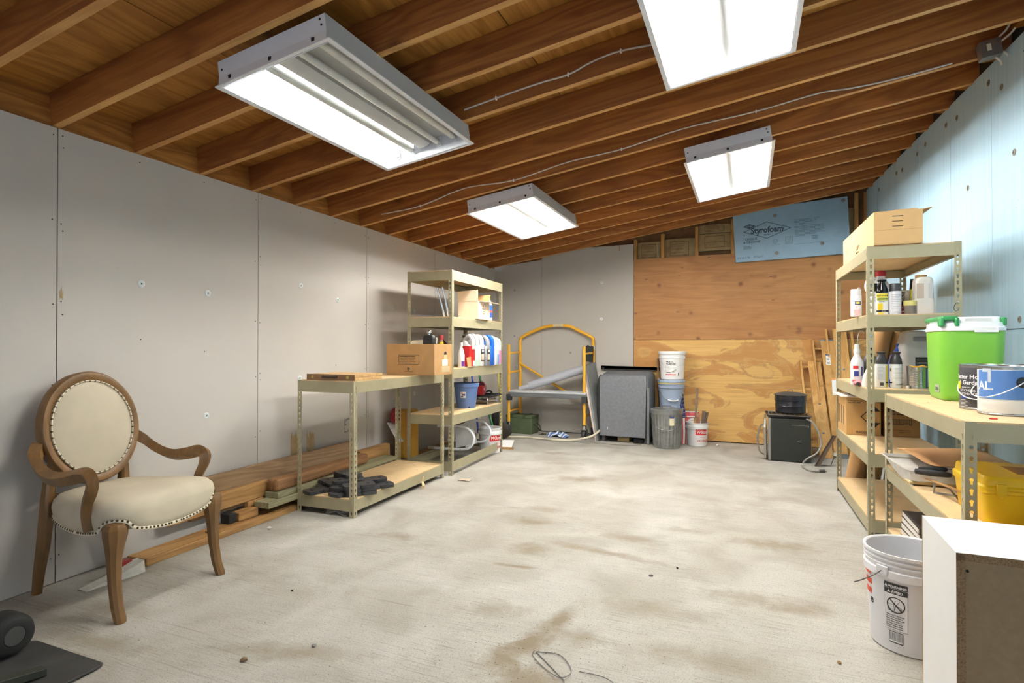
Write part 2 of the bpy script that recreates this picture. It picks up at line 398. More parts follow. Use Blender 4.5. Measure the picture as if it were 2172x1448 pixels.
# torn paper patches and open outlet hole on the left wall
TORN = M((176, 152, 112), .9, var=.2, vs=30, stretch=(1, 6, 1))
def torn(y, z, w, h, seed):
    r = random.Random(seed); bm = bm_new(); n = 11
    top = [(y-w/2+w*i/n, z+h/2+r.uniform(-.03, .04)*(1 if i % 2 else .3)) for i in range(n+1)]
    bot = [(y+w/2-w*i/n, z-h/2+r.uniform(-.012, .012)) for i in range(n+1)]
    prism(bm, [(b, c) for b, c in bot+top], 0, .0006, Matrix(((0, 0, 1, .0003), (1, 0, 0, 0), (0, 1, 0, 0), (0, 0, 0, 1))))
    obj('torn_paper', bm, TORN, wl)
torn(3.30, .40, .085, .16, 1); torn(3.47, .40, .085, .13, 2); torn(1.705, 1.40, .018, .035, 3)
bm = bm_new()
for i in range(60):
    y, z = 3.93+random.uniform(-.032, .032), .475+random.uniform(-.042, .042)
    tube(bm, spline([(random.uniform(.0, .006), y, z), (.008, y+random.uniform(-.02, .02), z+random.uniform(-.02, .02)), (.002, y+random.uniform(-.03, .03), z+random.uniform(-.02, .02))], 3), .004, 5)
hole = obj('outlet_hole', (lambda b: (prism(b, [(3.885, .415), (3.975, .42), (3.978, .53), (3.888, .532)], 0, .0012, Matrix(((0, 0, 1, 0), (1, 0, 0, 0), (0, 1, 0, 0), (0, 0, 0, 1)))), b)[1])(bm_new()), M((118, 110, 98), .9), wl)
o = obj('insulation_tuft', bm, M((196, 190, 180), .9), wl)

# back wall
wb = struct(box('wall_back', M((112, 80, 48), .8, var=.2), (-3.45, 1.5, .09, .16, 0, 3.05), loc=(0, BY, 0)))
def poly_sheet(name, mat, pts, y0, y1, parent, bevel=.001):
    bm = bm_new(); prism(bm, pts, -y1, -y0, RX(PI/2)); return obj(name, bm, mat, parent, bevel=bevel)
poly_sheet('drywall_sheet', DRYB, [(-3.27, .012), (-2.575, .012), (-2.575, 2.309), (-3.27, 2.25)], 0, .0127, wb)
poly_sheet('drywall_sheet', DRYB, [(-2.571, .012), (-1.347, .012), (-1.342, 2.436), (-2.5, 2.43), (-2.571, 2.40)], -.004, .0127, wb)
poly_sheet('plywood_sheet', PLYL, [(-1.34, .012), (1.185, .012), (1.185, 1.226), (-1.34, 1.222)], .0, .015, wb)
poly_sheet('plywood_sheet', PLYU, [(-1.34, 1.2255), (1.185, 1.2295), (1.185, 2.245), (-1.34, 2.242)], .0, .015, wb)
for x in (1.10, 1.19): box('stud', STUD, (x-.019, x+.019, .02, .09, 2.2, 2.84), wb)
for x in (-1.32, -.985, -.58, -.17, .235, .64): box('stud', STUD, (x-.019, x+.019, .018, .09, 0, 2.30+SL*(x+2.7)), wb)
bm = bm_new(); prism(bm, [(-2.6, 2.40), (1.25, 2.40+SL*3.85), (1.25, 2.44+SL*3.85), (-2.6, 2.44)], -.09, -.012, RX(PI/2)); obj('top_plate', bm, STUD, wb)
box('ledger_board', RAFT, (-3.27, -2.575, .02, .06, 2.24, 2.40), wb)
KRAFT = M((150, 128, 88), .75, var=.2, vs=14, bump=.4, bs=25)
PRINT = M((110, 44, 30), .8)
bats = [(-1.30, -1.005, 2.22, 2.452), (-.965, -.60, 2.22, 2.47), (-.56, -.19, 2.30, 2.50), (-.555, -.195, 2.508, 2.61), (.66, 1.08, 2.25, 2.68), (-.15, .215, 2.25, 2.62), (.25, .62, 2.25, 2.65)]
for i, (a, b, c, d) in enumerate(bats):
    bm = bm_new(); prof = []
    for k in range(9):
        t = k/8; prof.append((a+(b-a)*t, .05-.034*math.sin(PI*t)**.5))
    poly = prof+[(b, .085), (a, .085)]
    prism(bm, poly, c, d); q = obj('insulation_batt', bm, KRAFT, wb, smooth=True)
    if i < 4:
        for (x0, x1, z0, z1) in ((.2, .8, .16, .18), (.2, .8, .84, .86)):
            box('printed_line', PRINT, (a+(b-a)*x0, a+(b-a)*x1, .012, .0135, c+(d-c)*z0, c+(d-c)*z1), q)
        for xx in (.2, .79): box('printed_line', PRINT, (a+(b-a)*xx, a+(b-a)*(xx+.01), .012, .0135, c+(d-c)*.17, c+(d-c)*.85), q)
        text('INSTALL TOWARD LIVING SPACE' if i == 2 else 'CE TOWARD INSIDE', PRINT, q, (a+(b-a)*.25, .0115, c+(d-c)*.45), size=.022, sx=.7)
        if i != 2: 
            for zz in (.3, .62, .72): text('fasten flanges to the side of framing', PRINT, q, (a+(b-a)*.24, .0115, c+(d-c)*zz), size=.014, sx=.75)
screws(wb, [(x+random.uniform(-.01, .01), z+random.uniform(-.02, .02)) for x in (-2.585, -2.56, -1.365, -1.3, 1.05) for z in (.3, .55, .85, 1.1, 1.3, 1.6, 1.9, 2.2)] + [(x, z) for x in (-2.17, -1.76) for z in (.45, 1.0, 1.5, 1.97)], 'y')
washers(wb, [(-1.748, -.004, 1.969), (-1.755, -.004, 1.498)], (PI/2, 0, 0), M((238, 238, 236), .4))
washers(wb, [(-2.97, 0, 1.915), (-2.97, 0, 1.287), (-2.17, -.004, 1.06), (-2.95, 0, .86)], (PI/2, 0, 0), M((166, 164, 158), .5), .016)
# drips of tan glue near the sheet top
bm = bm_new(); bx(bm, -1.525, -1.511, -.0055, -.004, 2.37, 2.432); bx(bm, -1.528, -1.508, -.0055, -.004, 2.362, 2.378); obj('glue_drip', bm, TORN, wb)

# right wall of blue foam boards
wr = struct(box('wall_right', DARK, (.03, .14, -2.2, 7.26, 0, 3.0), loc=(1.6047, 0, 0), rot=(0, 0, RSK)))
fe = [-2.2, -.65, -.03, .59, 1.21, 1.83, 2.45, 3.07, 3.672, 4.285, 4.908, 5.545, 6.17, 6.79, 7.22]
FOAMEDGE = M((86, 150, 176), .6)
for a, b in zip(fe, fe[1:]):
    zt = min(2.862, 2.862)-.006*random.random()
    box('foam_board', FOAM, (0, .03, a+.0025, b-.0025, 1.247, zt), wr, bevel=.0025)
    box('foam_board', FOAM, (.002, .03, a+.0025, b-.0025, .01, 1.243), wr, bevel=.0025)
WASHG = M((128, 124, 116), .4, .2)
rwp = [(4.317, 2.76), (4.153, 2.665), (4.012, 2.236), (4.62, 2.196), (4.792, 2.726), (4.985, 2.747), (5.404, 2.745), (5.592, 2.733), (5.982, 2.715), (6.149, 2.736), (6.725, 2.735), (3.965, 1.297)]
washers(wr, [(0, y, z) for y, z in rwp], (0, -PI/2, 0), WASHG, .019)

bm = bm_new()                                   # wall behind the camera with the open overhead-door bay
bx(bm, -3.6, -2.1, -2.32, -2.2, 0, 3.1); bx(bm, .9, 2.1, -2.32, -2.2, 0, 3.1); bx(bm, -2.1, .9, -2.32, -2.2, 2.1, 3.1)
wf = struct(obj('wall_front', bm, DRYB))

# ------------------------------------------------------------------ ceiling: deck, rafters, blocking
RL = 5.3; RH = .168
cl = struct(box('ceiling', M((90, 62, 34), .8), (-.25, 5.4, -2.3, 7.5, RH+.014, RH+.05), loc=(-3.13, 0, 2.218), rot=(0, -SLA, 0)))
for i, x0 in enumerate((-.25, .90, 2.12, 3.34, 4.56)):
    x1 = (.90, 2.12, 3.34, 4.56, 5.4)[i]
    for y0, y1 in ((-2.3, .14), (.14, 2.58), (2.58, 5.02), (5.02, 7.5)):
        box('deck_sheet', DECKM, (x0+.003, x1-.003, y0+.002, y1-.002, RH+.001, RH+.014), cl)
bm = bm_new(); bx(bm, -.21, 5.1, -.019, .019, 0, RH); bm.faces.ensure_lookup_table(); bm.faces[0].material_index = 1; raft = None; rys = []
for k in range(-9, 14):
    y = 1.684+.4064*k; rys.append(y)
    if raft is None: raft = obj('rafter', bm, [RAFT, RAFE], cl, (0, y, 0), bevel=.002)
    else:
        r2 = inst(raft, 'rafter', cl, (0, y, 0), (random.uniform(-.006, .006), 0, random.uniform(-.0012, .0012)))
for a, b in zip(rys, rys[1:]):
    mid = (a+b)/2; L = (b-a-.038)/2
    xl = -3.066-LSK*mid-.016+3.13
    box('blocking', BLOCKM, (xl-.038, xl, mid-L, mid+L, -.004, RH), cl)
    xr = (1.6047-RSK*mid+3.13+.035)/math.cos(SLA)
    box('blocking', BLOCKM, (xr, xr+.038, mid-L, mid+L, -.004, RH), cl)

# ------------------------------------------------------------------ fluorescent fixtures
def m_emit(name, col, s):
    m = bpy.data.materials.new(name); m.use_nodes = True; n = m.node_tree.nodes; b = n['Principled BSDF']
    b.inputs['Base Color'].default_value = (.9, .9, .9, 1); b.inputs['Emission Color'].default_value = (*col, 1); b.inputs['Emission Strength'].default_value = s
    return m
LIT = m_emit('lit_tube', (1, .985, .935), TUBE_POWER); UNLIT = M((205, 203, 196), .3); TROUGH = M((186, 187, 186), .45, var=.03); CAPM = M((190, 190, 190), .4, .4)
def fixture(label, loc, lit, near=True):
    f = thing('ceiling_light', label, 'ceiling light', loc, rot=(0, -SLA, 0), group='fluorescent troffers under the rafters')
    W, L, H = .29, .61, .112
    bm = bm_new()
    bx(bm, -W, W, -L, L, H-.003, H)                                 # pan top
    for s in (-1, 1):
        bx(bm, s*W-.0015, s*W+.0015, -L, L, .004, H)                # long sides
    obj('housing', bm, TROUGH, f)
    for s in (-1, 1):
        bm = bm_new()                                              # end plate with a folded step
        sec = [(s*L, .0), (s*(L+.010), .003), (s*(L+.002), .042), (s*L, H), (s*(L-.0015), H), (s*(L-.0015), .042), (s*(L+.004), .004), (s*(L-.004), .002)]
        loft(bm, [[(-W, y, z) for y, z in sec], [(W, y, z) for y, z in sec]])
        e = obj('end_plate', bm, ENAM, f)
        for x in (-.225, 0, .225):
            box('clip', BLACK, (x-.0075, x+.0075, s*(L+.0055)-.003, s*(L+.0055)+.003, .016, .032), e, bevel=.001)
        for x, z in ((-.27, .07), (.27, .07), (-.265, .024), (.265, .095)): 
            q = bm_new(); cyl(q, (x, s*(L+.001), z), (x, s*(L+.003), z), .005, 8); obj('rivet', q, SCREW, e)
    bm = bm_new()                                                   # rim frame
    for s in (-1, 1):
        bx(bm, s*(W+.008)-.010, s*(W+.008)+.010, -L-.012, L+.012, -.002, .003)
        bx(bm, s*(W-.006)-.001, s*(W-.006)+.001, -L, L, .0, .016)
        bx(bm, -W-.016, W+.016, s*(L+.006)-.008, s*(L+.006)+.008, -.002, .003)
        bx(bm, -W, W, s*(L-.012)-.001, s*(L-.012)+.001, 0, .014)
    obj('rim_frame', bm, ENAM, f)
    bm = bm_new()                                                   # white reflector folded between the tubes
    xs = [(-W+.004, .02), (-.255, .07), (-.24, .092), (-.165, .096), (-.145, .086), (-.125, .096), (-.05, .092), (.05, .092), (.125, .096), (.145, .086), (.165, .096), (.24, .092), (.255, .07), (W-.004, .02)]
    loft(bm, [[(x, -L+.02, z) for x, z in xs], [(x, L-.02, z) for x, z in xs]], closed=False)
    obj('reflector', bm, TROUGH, f, smooth=True)
    bm = bm_new(); xs = [(-.05, .092), (-.042, .062), (-.022, .05), (.022, .05), (.042, .062), (.05, .092)]
    loft(bm, [[(x, -L+.035, z) for x, z in xs], [(x, L-.035, z) for x, z in xs]], caps=True)
    obj('ballast_cover', bm, TROUGH, f, smooth=True)
    for i, x in enumerate((-.2, -.092, .092, .2)):
        on = i in lit
        bm = bm_new(); r = .0165
        lathe(bm, [(r*.86, -.575), (r, -.565), (r, .565), (r*.86, .575)], 14, mt=T(x, 0, .058) @ RX(PI/2))
        t = obj('fluorescent_tube', bm, LIT if on else UNLIT, f, smooth=True)
        for s in (-1, 1):
            bm = bm_new(); lathe(bm, [(r*1.02, -.011), (r*1.02, .011)], 14, mt=T(x, s*.583, .058) @ RX(PI/2)); obj('end_cap', bm, CAPM, t, smooth=True)
            bm = bm_new(); bx(bm, x-.014, x+.014, s*.597-.004, s*.597+.004, .036, .095); obj('lamp_holder', bm, ENAM, t, bevel=.002)
    return f
def fx(x, y): return (x, y, ZR(x)-.112)
fixture('nearest-left fluorescent fixture under the rafters with only one tube lit', fx(-1.79, 2.35), (0,))
fixture('bright fluorescent fixture cut off by the top of the picture', fx(-.09, 2.43), (0, 1, 2, 3))
fixture('lit fluorescent fixture above the tall left shelving, before the grey drywall', fx(-1.85, 4.79), (0, 1, 2, 3))
fixture('lit fluorescent fixture nearest the blue foam board with printing', fx(-.13, 4.92), (0, 1, 2, 3))
# ------------------------------------------------------------------ boltless shelving
def post_mesh(H, name):
    """angle post 38 mm, both legs punched with keyhole slots"""
    out = bmesh.new()
    def face(w):
        c = bpy.data.curves.new('p', 'CURVE'); c.dimensions = '2D'; c.fill_mode = 'BOTH'; c.extrude = .00075
        def sp(pts):
            s = c.splines.new('POLY'); s.points.add(len(pts)-1); s.use_cyclic_u = True
            for q, (x, y) in zip(s.points, pts): q.co = (x, y, 0, 1)
        sp([(0, 0), (w, 0), (w, H), (0, H)])
        z = .028
        while z < H-.02:
            k = [(w*.55+.0066*math.cos(a), z+.006+.0066*math.sin(a)) for a in [math.radians(-50+d) for d in range(0, 281, 35)]]
            sp(k+[(w*.55-.0032, z-.0105), (w*.55+.0032, z-.0105)])
            z += .0381
        o = bpy.data.objects.new('p', c); COL.objects.link(o); dg = bpy.context.evaluated_depsgraph_get()
        me = bpy.data.meshes.new_from_object(o.evaluated_get(dg)); bpy.data.objects.remove(o); bpy.data.curves.remove(c); return me
    me = face(.036)
    for mt in (Matrix(((1, 0, 0, 0), (0, 0, -1, .0008), (0, 1, 0, 0), (0, 0, 0, 1))), Matrix(((0, 0, 1, .0008), (1, 0, 0, 0), (0, 1, 0, 0), (0, 0, 0, 1)))):
        b2 = bmesh.new(); b2.from_mesh(me); b2.transform(mt)
        tmp = bpy.data.meshes.new('x'); b2.to_mesh(tmp); b2.free(); out.from_mesh(tmp); bpy.data.meshes.remove(tmp)
    me2 = bpy.data.meshes.new(name); out.to_mesh(me2); out.free(); me2.materials.append(STEEL); bpy.data.meshes.remove(me); return me2
PM = {}
def shelf_unit(label, loc, rz, L, D, H, levels, bh=.08, group=None, name='shelving_unit'):
    s = thing(name, label, 'shelving', loc, rz, group or 'tan boltless shelving units')
    if H not in PM: PM[H] = post_mesh(H, 'post')
    for x, y, a in ((0, 0, 0), (L, 0, PI/2), (L, D, PI), (0, D, -PI/2)):
        obj('post', PM[H], None, s, (x, y, 0), (0, 0, a))
    i = .0022
    for z, board in levels:
        zt = z-.006
        for y0, y1, lip in ((i, i+.0016, 1), (D-i-.0016, D-i, -1)):
            bm = bm_new(); bx(bm, i, L-i, y0, y1, zt-bh, zt); yy = (y0+y1)/2
            a, b = sorted((yy, yy+lip*.02)); bx(bm, i, L-i, a, b, zt-.018, zt-.0165); bx(bm, i, L-i, a, b-.008 if lip > 0 else b, zt-bh, zt-bh+.0015)
            obj('beam', bm, STEEL, s)
        for x0, x1, lip in ((i, i+.0016, 1), (L-i-.0016, L-i, -1)):
            bm = bm_new(); bx(bm, x0, x1, .004, D-.004, zt-bh, zt); xx = (x0+x1)/2
            a, b = sorted((xx, xx+lip*.02)); bx(bm, a, b, .004, D-.004, zt-.018, zt-.0165)
            obj('beam', bm, STEEL, s)
        if board:
            box('shelf_board', OSB, (.0055, L-.0055, .0055, D-.0055, zt-.0095, z+.001), s, bevel=.001)
    return s
TALL = shelf_unit('tall five-tier tan steel shelving against the grey left wall', (-2.43, 4.43, 0), PI/2+.043, 1.235, .455, 1.83, [(1.828, 1), (1.411, 1), (.947, 1), (.533, 1), (.125, 0)], .083)
LOW = shelf_unit('waist-high tan two-tier shelving beside the armchair', (-2.432, 3.08, 0), PI/2+.022, 1.26, .475, .914, [(.914, 1), (.122, 1)], .075)
RFAR = shelf_unit('tall tan steel shelving in front of the blue foam wall', (.645, 5.178, 0), -PI/2+.014, 1.2, .468, 1.755, [(1.752, 1), (1.34, 1), (.893, 1), (.502, 1), (.108, 1)], .072)
RNEAR = shelf_unit('waist-high tan shelving holding the green cooler and paint cans', (.70, 3.72, 0), -PI/2, 1.265, .46, .885, [(.885, 1), (.492, 1), (.143, 1)], .066)

# ------------------------------------------------------------------ armchair
CW = wood('chair_oak', (134, 99, 56), (108, 77, 40), 2, 1.3, 0, .38, gscale=.4)
LINEN = M((192, 181, 158), .92, var=.07, vs=6, bump=.25, bs=700)
TRIM = M((214, 204, 180), .9, var=.05); NAIL = M((92, 80, 62), .3, .85)
def chair():
    c = thing('armchair', 'oval-back wooden armchair with cream linen seat and nailhead trim', 'armchair', (-2.752, 1.785, 0), math.radians(5))
    N = 96
    def raw(t, s=1.0):
        a = 2*PI*t; cx, sy = math.cos(a), math.sin(a); e = .38
        x = math.copysign(abs(cx)**e, cx); y = math.copysign(abs(sy)**e, sy)
        X = .03+.275*x*s; hw = .246+.048*(.275*x)/.275
        return X*(1+.03*math.cos(2*a)), y*hw*s
    fine = [raw(i/2400) for i in range(2401)]; acc = [0]                       # even spacing along the outline
    for p_, q_ in zip(fine, fine[1:]): acc.append(acc[-1]+math.hypot(q_[0]-p_[0], q_[1]-p_[1]))
    def even(t):
        g = (t % 1)*acc[-1]; lo, hi = 0, 2400
        while hi-lo > 1:
            md = (lo+hi)//2
            if acc[md] <= g: lo = md
            else: hi = md
        return (lo+(g-acc[lo])/max(1e-9, acc[hi]-acc[lo]))/2400
    EV = {}
    def outline(t, s=1.0):
        if t not in EV: EV[t] = even(t)
        return raw(EV[t], s)
    def zb(t):
        x, y = outline(t)
        d = math.hypot(x-.268, abs(y)-.252)
        arch = .046*max(0, 1-(d/.066)**2)**.5 if d < .066 else 0
        fr = max(0, 1-(y/.19)**2) if x > .2 else (max(0, 1-((x-.02)/.2)**2) if abs(y) > .15 else 0)
        return .366+arch-.028*fr
    bm = bm_new(); secs = []
    for s, dz, mode in ((.975, 0, 'b'), (1.0, .004, 'b'), (1.018, .035, 'b'), (1.025, .428, 'a'), (1.0, .46, 'a'), (.93, .482, 'a'), (.8, .494, 'a'), (.55, .503, 'a'), (.2, .507, 'a')):
        ring = []
        for i in range(N):
            t = i/N; x, y = outline(t, s)
            z = min(zb(t)+dz, .418) if mode == 'b' else dz+.012*(x-.03)/.27-.004
            ring.append((x, y, z))
        secs.append(ring)
    loft(bm, secs); obj('seat', bm, LINEN, c, smooth=True, angle=70)
    bm = bm_new(); pts = [(outline(i/N, 1.012)[0], outline(i/N, 1.012)[1], zb(i/N)+.004) for i in range(N)]
    tube(bm, pts+[pts[0], pts[1]], .0075, 6, caps=False, flat=(.55, 1)); obj('trim_band', bm, TRIM, c, smooth=True)
    bm = bm_new()
    for i in range(0, 104):
        t = i/104; x, y = outline(t, 1.022); x2, y2 = outline(t+.002, 1.022); na = math.atan2(y2-y, x2-x)-PI/2
        lathe(bm, [(.0058, -.001), (.0045, .0025), (0, .004)], 6, mt=T(x, y, zb(t)+.006) @ RZ(na) @ RY(PI/2))
    o = obj('nailheads', bm, NAIL, c, smooth=True); o['kind'] = 'stuff'
    # back: oval frame in a tilted plane
    B = T(-.225, 0, .755) @ RY(math.radians(-9))       # local: y across, z up, +x to the front
    A_, H_ = .236, .272
    bm = bm_new(); secs = []
    prof = [(1.0, -.018), (1.0, .016), (.97, .026), (.90, .028), (.84, .020), (.84, -.018)]
    for i in range(64):
        a = 2*PI*i/64
        secs.append([B @ Vector((x, A_*math.cos(a)*k, H_*math.sin(a)*k)) for k, x in prof])
    secs.append(secs[0]); loft(bm, secs, caps=False); bmesh.ops.remove_doubles(bm, verts=bm.verts, dist=1e-5)
    obj('back_frame', bm, CW, c, smooth=True, angle=40)
    bm = bm_new(); secs = []
    for k, x in ((.845, .006), (.84, .018), (.80, .022), (.70, .030), (.5, .037), (.25, .041), (.02, .042)):
        secs.append([B @ Vector((x, A_*math.cos(2*PI*i/64)*k, H_*math.sin(2*PI*i/64)*k)) for i in range(64)])
    loft(bm, secs); obj('back_pad', bm, LINEN, c, smooth=True, angle=60)
    bm = bm_new(); secs = []
    for k, x in ((.845, -.004), (.84, -.016), (.7, -.022), (.02, -.026)):
        secs.append([B @ Vector((x, A_*math.cos(2*PI*i/64)*k, H_*math.sin(2*PI*i/64)*k)) for i in range(64)])
    loft(bm, secs); obj('back_panel', bm, LINEN, c, smooth=True, angle=60)
    bm = bm_new(); secs = []
    pts = [B @ Vector((.0225, A_*math.cos(2*PI*i/64)*.825, H_*math.sin(2*PI*i/64)*.825)) for i in range(64)]
    tube(bm, pts+pts[:2], .0075, 6, caps=False, flat=(1, .5)); obj('trim_band', bm, TRIM, c, smooth=True)
    bm = bm_new()
    for i in range(48):
        a = 2*PI*i/48; lathe(bm, [(.0058, -.001), (.0045, .003), (0, .005)], 7, mt=B @ T(.0255, A_*.825*math.cos(a), H_*.825*math.sin(a)) @ RY(PI/2))
    o = obj('nailheads', bm, NAIL, c, smooth=True); o['kind'] = 'stuff'
    for s in (-1, 1):
        # front leg, cabriole: wide knee, slim shin, foot kicked forward
        bm = bm_new(); secs = []
        for x, y, z, w, d in ((.315, .262, 0, .020, .018), (.312, .262, .012, .0215, .020), (.292, .260, .065, .0215, .021), (.276, .258, .155, .0225, .022), (.270, .256, .245, .0255, .025), (.270, .254, .305, .033, .031), (.270, .252, .35, .042, .038), (.269, .251, .382, .044, .040), (.268, .25, .400, .036, .033), (.267, .249, .407, .020, .018)):
            secs.append([(x+px*d, s*y+py*w, z) for px, py in ((1, -.45), (1.02, 0), (1, .45), (.5, 1), (-.5, 1), (-1, .4), (-1, -.4), (-.5, -1), (.5, -1))])
        loft(bm, secs); obj('leg', bm, CW, c, smooth=True, angle=28)
        bm = bm_new(); secs = []
        for x, y, z, w, d in ((-.318, .178, 0, .017, .017), (-.30, .180, .1, .019, .022), (-.272, .182, .22, .021, .028), (-.25, .183, .36, .022, .031), (-.243, .182, .45, .022, .027), (-.238, .178, .53, .020, .022), (-.236, .168, .60, .018, .016)):
            secs.append([(x+px*d, s*y+py*w, z) for px, py in ((1, -.6), (1, .6), (.6, 1), (-.6, 1), (-1, .6), (-1, -.6), (-.6, -1), (.6, -1))])
        loft(bm, secs); obj('leg', bm, CW, c, smooth=True, angle=28)
        # arm: leaves the oval, dips, rises to the elbow, then the support drops to the seat side
        path = spline([(-.235, s*.222, .70), (-.20, s*.262, .655), (-.12, s*.284, .602), (-.03, s*.292, .578), (.065, s*.293, .590), (.13, s*.292, .606), (.170, s*.291, .605), (.186, s*.289, .580), (.178, s*.287, .540), (.152, s*.284, .490), (.138, s*.28, .44), (.142, s*.278, .395), (.15, s*.277, .365)], 5)
        rr = []
        for i in range(len(path)):
            t = i/(len(path)-1); rr.append(.028 if t < .1 else (.0215+.006*math.sin(PI*min(1, t*1.3))))
        bm = bm_new(); tube(bm, path, [q*1.18 for q in rr], 4, flat=(.98, 1.02)); obj('armrest', bm, CW, c, bevel=.006, smooth=True, angle=60)
    bm = bm_new(); bx(bm, -.262, -.232, -.17, .17, .40, .46); obj('back_rail', bm, CW, c, bevel=.004)
    return c
chair()
# ------------------------------------------------------------------ shared builders
CARD = M((180, 139, 90), .85, var=.08, vs=12, bump=.1, bs=60); CARDL = M((214, 178, 128), .85, var=.07, vs=12); CARDD = M((150, 112, 66), .85, var=.1)
CHROME = M((210, 210, 212), .18, 1, var=.02); GALV = M((150, 152, 150), .38, .75, var=.2, vs=14); WIRE = M((120, 118, 114), .35, .8)
TANP = M((120, 96, 60), .8)
def carton(name, label, loc, rz, w, d, h, mat=CARD, th=.005, group=None, open_top=True, fill=None):
    """open carton: walls and floor; origin at bottom centre"""
    c = thing(name, label, 'box', loc, rz, group)
    bm = bm_new(); W, D = w/2, d/2
    bx(bm, -W, W, -D, D, 0, th); bx(bm, -W, W, -D, -D+th, th, h); bx(bm, -W, W, D-th, D, th, h); bx(bm, -W, -W+th, -D+th, D-th, th, h); bx(bm, W-th, W, -D+th, D-th, th, h)
    if not open_top: bx(bm, -W+th, -.001, -D+th, D-th, h-th, h); bx(bm, .001, W-th, -D+th, D-th, h-th, h)
    obj('carton_body', bm, mat, c, bevel=.0015)
    return c
def flap(parent, mat, pts, th=.004, name='flap'):
    """flap from four 3D corners, thickened"""
    p = [Vector(q) for q in pts]; n = (p[1]-p[0]).cross(p[2]-p[0]).normalized()*th
    bm = bm_new(); loft(bm, [[q for q in p], [q+n for q in p]]); return obj(name, bm, mat, parent)
def jug(label, loc, rz, w, d, h, mat, cap=WHITE, liquid=None, name='plastic_jug', group=None, solid_handle=False, hm=None):
    """rectangular jug with an offset neck and a loop handle; long axis along local x, handle to +x"""
    j = thing(name, label, 'jug', loc, rz, group); hm = hm or mat
    def ring(z, sx, sy, ox=0, r=.02): return [(x+ox, y, z) for x, y in rrect(d*sx, w*sy, min(r, w*sy*.45, d*sx*.45), 3)]
    bm = bm_new(); loft(bm, [ring(0, .94, .9), ring(.008, 1, 1), ring(h*.56, 1, 1), ring(h*.64, .96, .97), ring(h*.72, .66, .86, -d*.13), ring(h*.82, .40, .62, -d*.2, .015), ring(h*.88, .24, .42, -d*.22, .012), ring(h*.93, .22, .40, -d*.22, .012)])
    b = obj('jug_body', bm, mat, j, smooth=True, angle=50)
    bm = bm_new(); lathe(bm, [(w*.24, 0), (w*.25, .003), (w*.25, h*.07), (w*.22, h*.075), (0, h*.076)], 14, cx=-d*.22, cz=h*.925); obj('cap', bm, cap, j, smooth=True)
    bm = bm_new(); path = spline([(-d*.16, 0, h*.86), (d*.02, 0, h*.95), (d*.24, 0, h*.96), (d*.41, 0, h*.86), (d*.445, 0, h*.7), (d*.43, 0, h*.56)], 5)
    tube(bm, path, w*.25, 8, flat=(1.25, .8)); obj('handle', bm, hm, j, smooth=True)
    if liquid:
        fr, lm = liquid; bm = bm_new(); loft(bm, [[(x, y, z) for x, y in rrect(d*1.006, w*1.012, .02, 3)] for z in (.009, h*fr)]); obj('liquid', bm, lm, j, smooth=True, angle=50)
    return j
def bail(parent, R, z, drop, ang, mat=WIRE, r=.0022, grip=None, tilt=None):
    """wire bail hanging from two ears at height z; ang is the direction it hangs to"""
    pts = []
    for i in range(25):
        a = PI*i/24; x = R*math.cos(a); s = math.sin(a)
        pts.append((x, -(R*(1+.02))*s*.98-.004, z-drop*s))
    m = RZ(ang); bm = bm_new(); tube(bm, [m @ Vector(p) for p in pts], r, 6); o = obj('bail_handle', bm, mat, parent, smooth=True)
    if grip:
        mid = pts[9:16]; bm = bm_new(); tube(bm, [m @ Vector(p) for p in mid], .008, 8); obj('grip', bm, grip, o, smooth=True)
    return o
def bucket(label, loc, mat, r0, r1, h, lid=None, rot=0, ribs=3, cat='bucket', name='plastic_bucket', lip=.006, closed=False, group=None):
    b = thing(name, label, cat, loc, rot, group); bm = bm_new()
    def R(z): return r0+(r1-r0)*z/h
    prof = [(0, 0), (r0-.006, 0), (r0, .006), (R(h*.74), h*.74)]
    z = h*.76
    prof += [(R(z)+lip*1.6, z), (R(z)+lip*1.6, z+.026), (R(z)+.002, z+.03)]
    for k in range(ribs-1):
        z2 = z+.042+k*.018; prof += [(R(z2), z2), (R(z2)+lip, z2+.002), (R(z2)+lip, z2+.007), (R(z2), z2+.009)]
    prof += [(r1, h-.012), (r1+lip, h-.01), (r1+lip, h), (r1-.001, h)]
    if not closed: prof += [(r1-.005, h-.004), (R(h*.5)-.005, h*.5), (r0-.006, .006), (0, .006)]
    else: prof += [(0, h)]
    lathe(bm, prof, 40); obj('bucket_body', bm, mat, b, smooth=True, angle=30)
    if lid:
        bm = bm_new(); lathe(bm, [(r1+lip+.003, -.026), (r1+lip+.006, -.024), (r1+lip+.006, 0), (r1+lip+.002, .006), (r1-.004, .006), (r1-.008, .001), (0, .001)], 40, cz=h); obj('bucket_lid', bm, lid, b, smooth=True, angle=30)
    return b

# ------------------------------------------------------------------ lumber along the left wall
def plank(label, x0, x1, y0, y1, z0, z1, mat, skew=-.02, name='lumber_board', round_=0, cat='lumber'):
    bm = bm_new(); cx, cy = (x0+x1)/2, (y0+y1)/2
    bx(bm, x0-cx, x1-cx, y0-cy, y1-cy, 0, z1-z0)
    o = obj(name, bm, mat, None, (cx, cy, z0), (0, 0, -skew if skew else 0), bevel=round_ or .003, seg=3 if round_ else 1)
    return tag(o, label, cat, 'lumber stacked along the left wall')
plank('flat board lying on the floor along the left wall behind the armchair legs', -3.065, -2.915, 1.99, 3.75, 0, .038, LUMO)
plank('pale treated board, lower of the two greyish-green boards beside the low shelving', -3.03, -2.905, 2.80, 4.05, .085, .125, LUMG)
plank('upper greyish-green treated board under the round-edged post by the low shelving', -3.04, -2.925, 2.90, 4.30, .126, .163, LUMG, -.015)
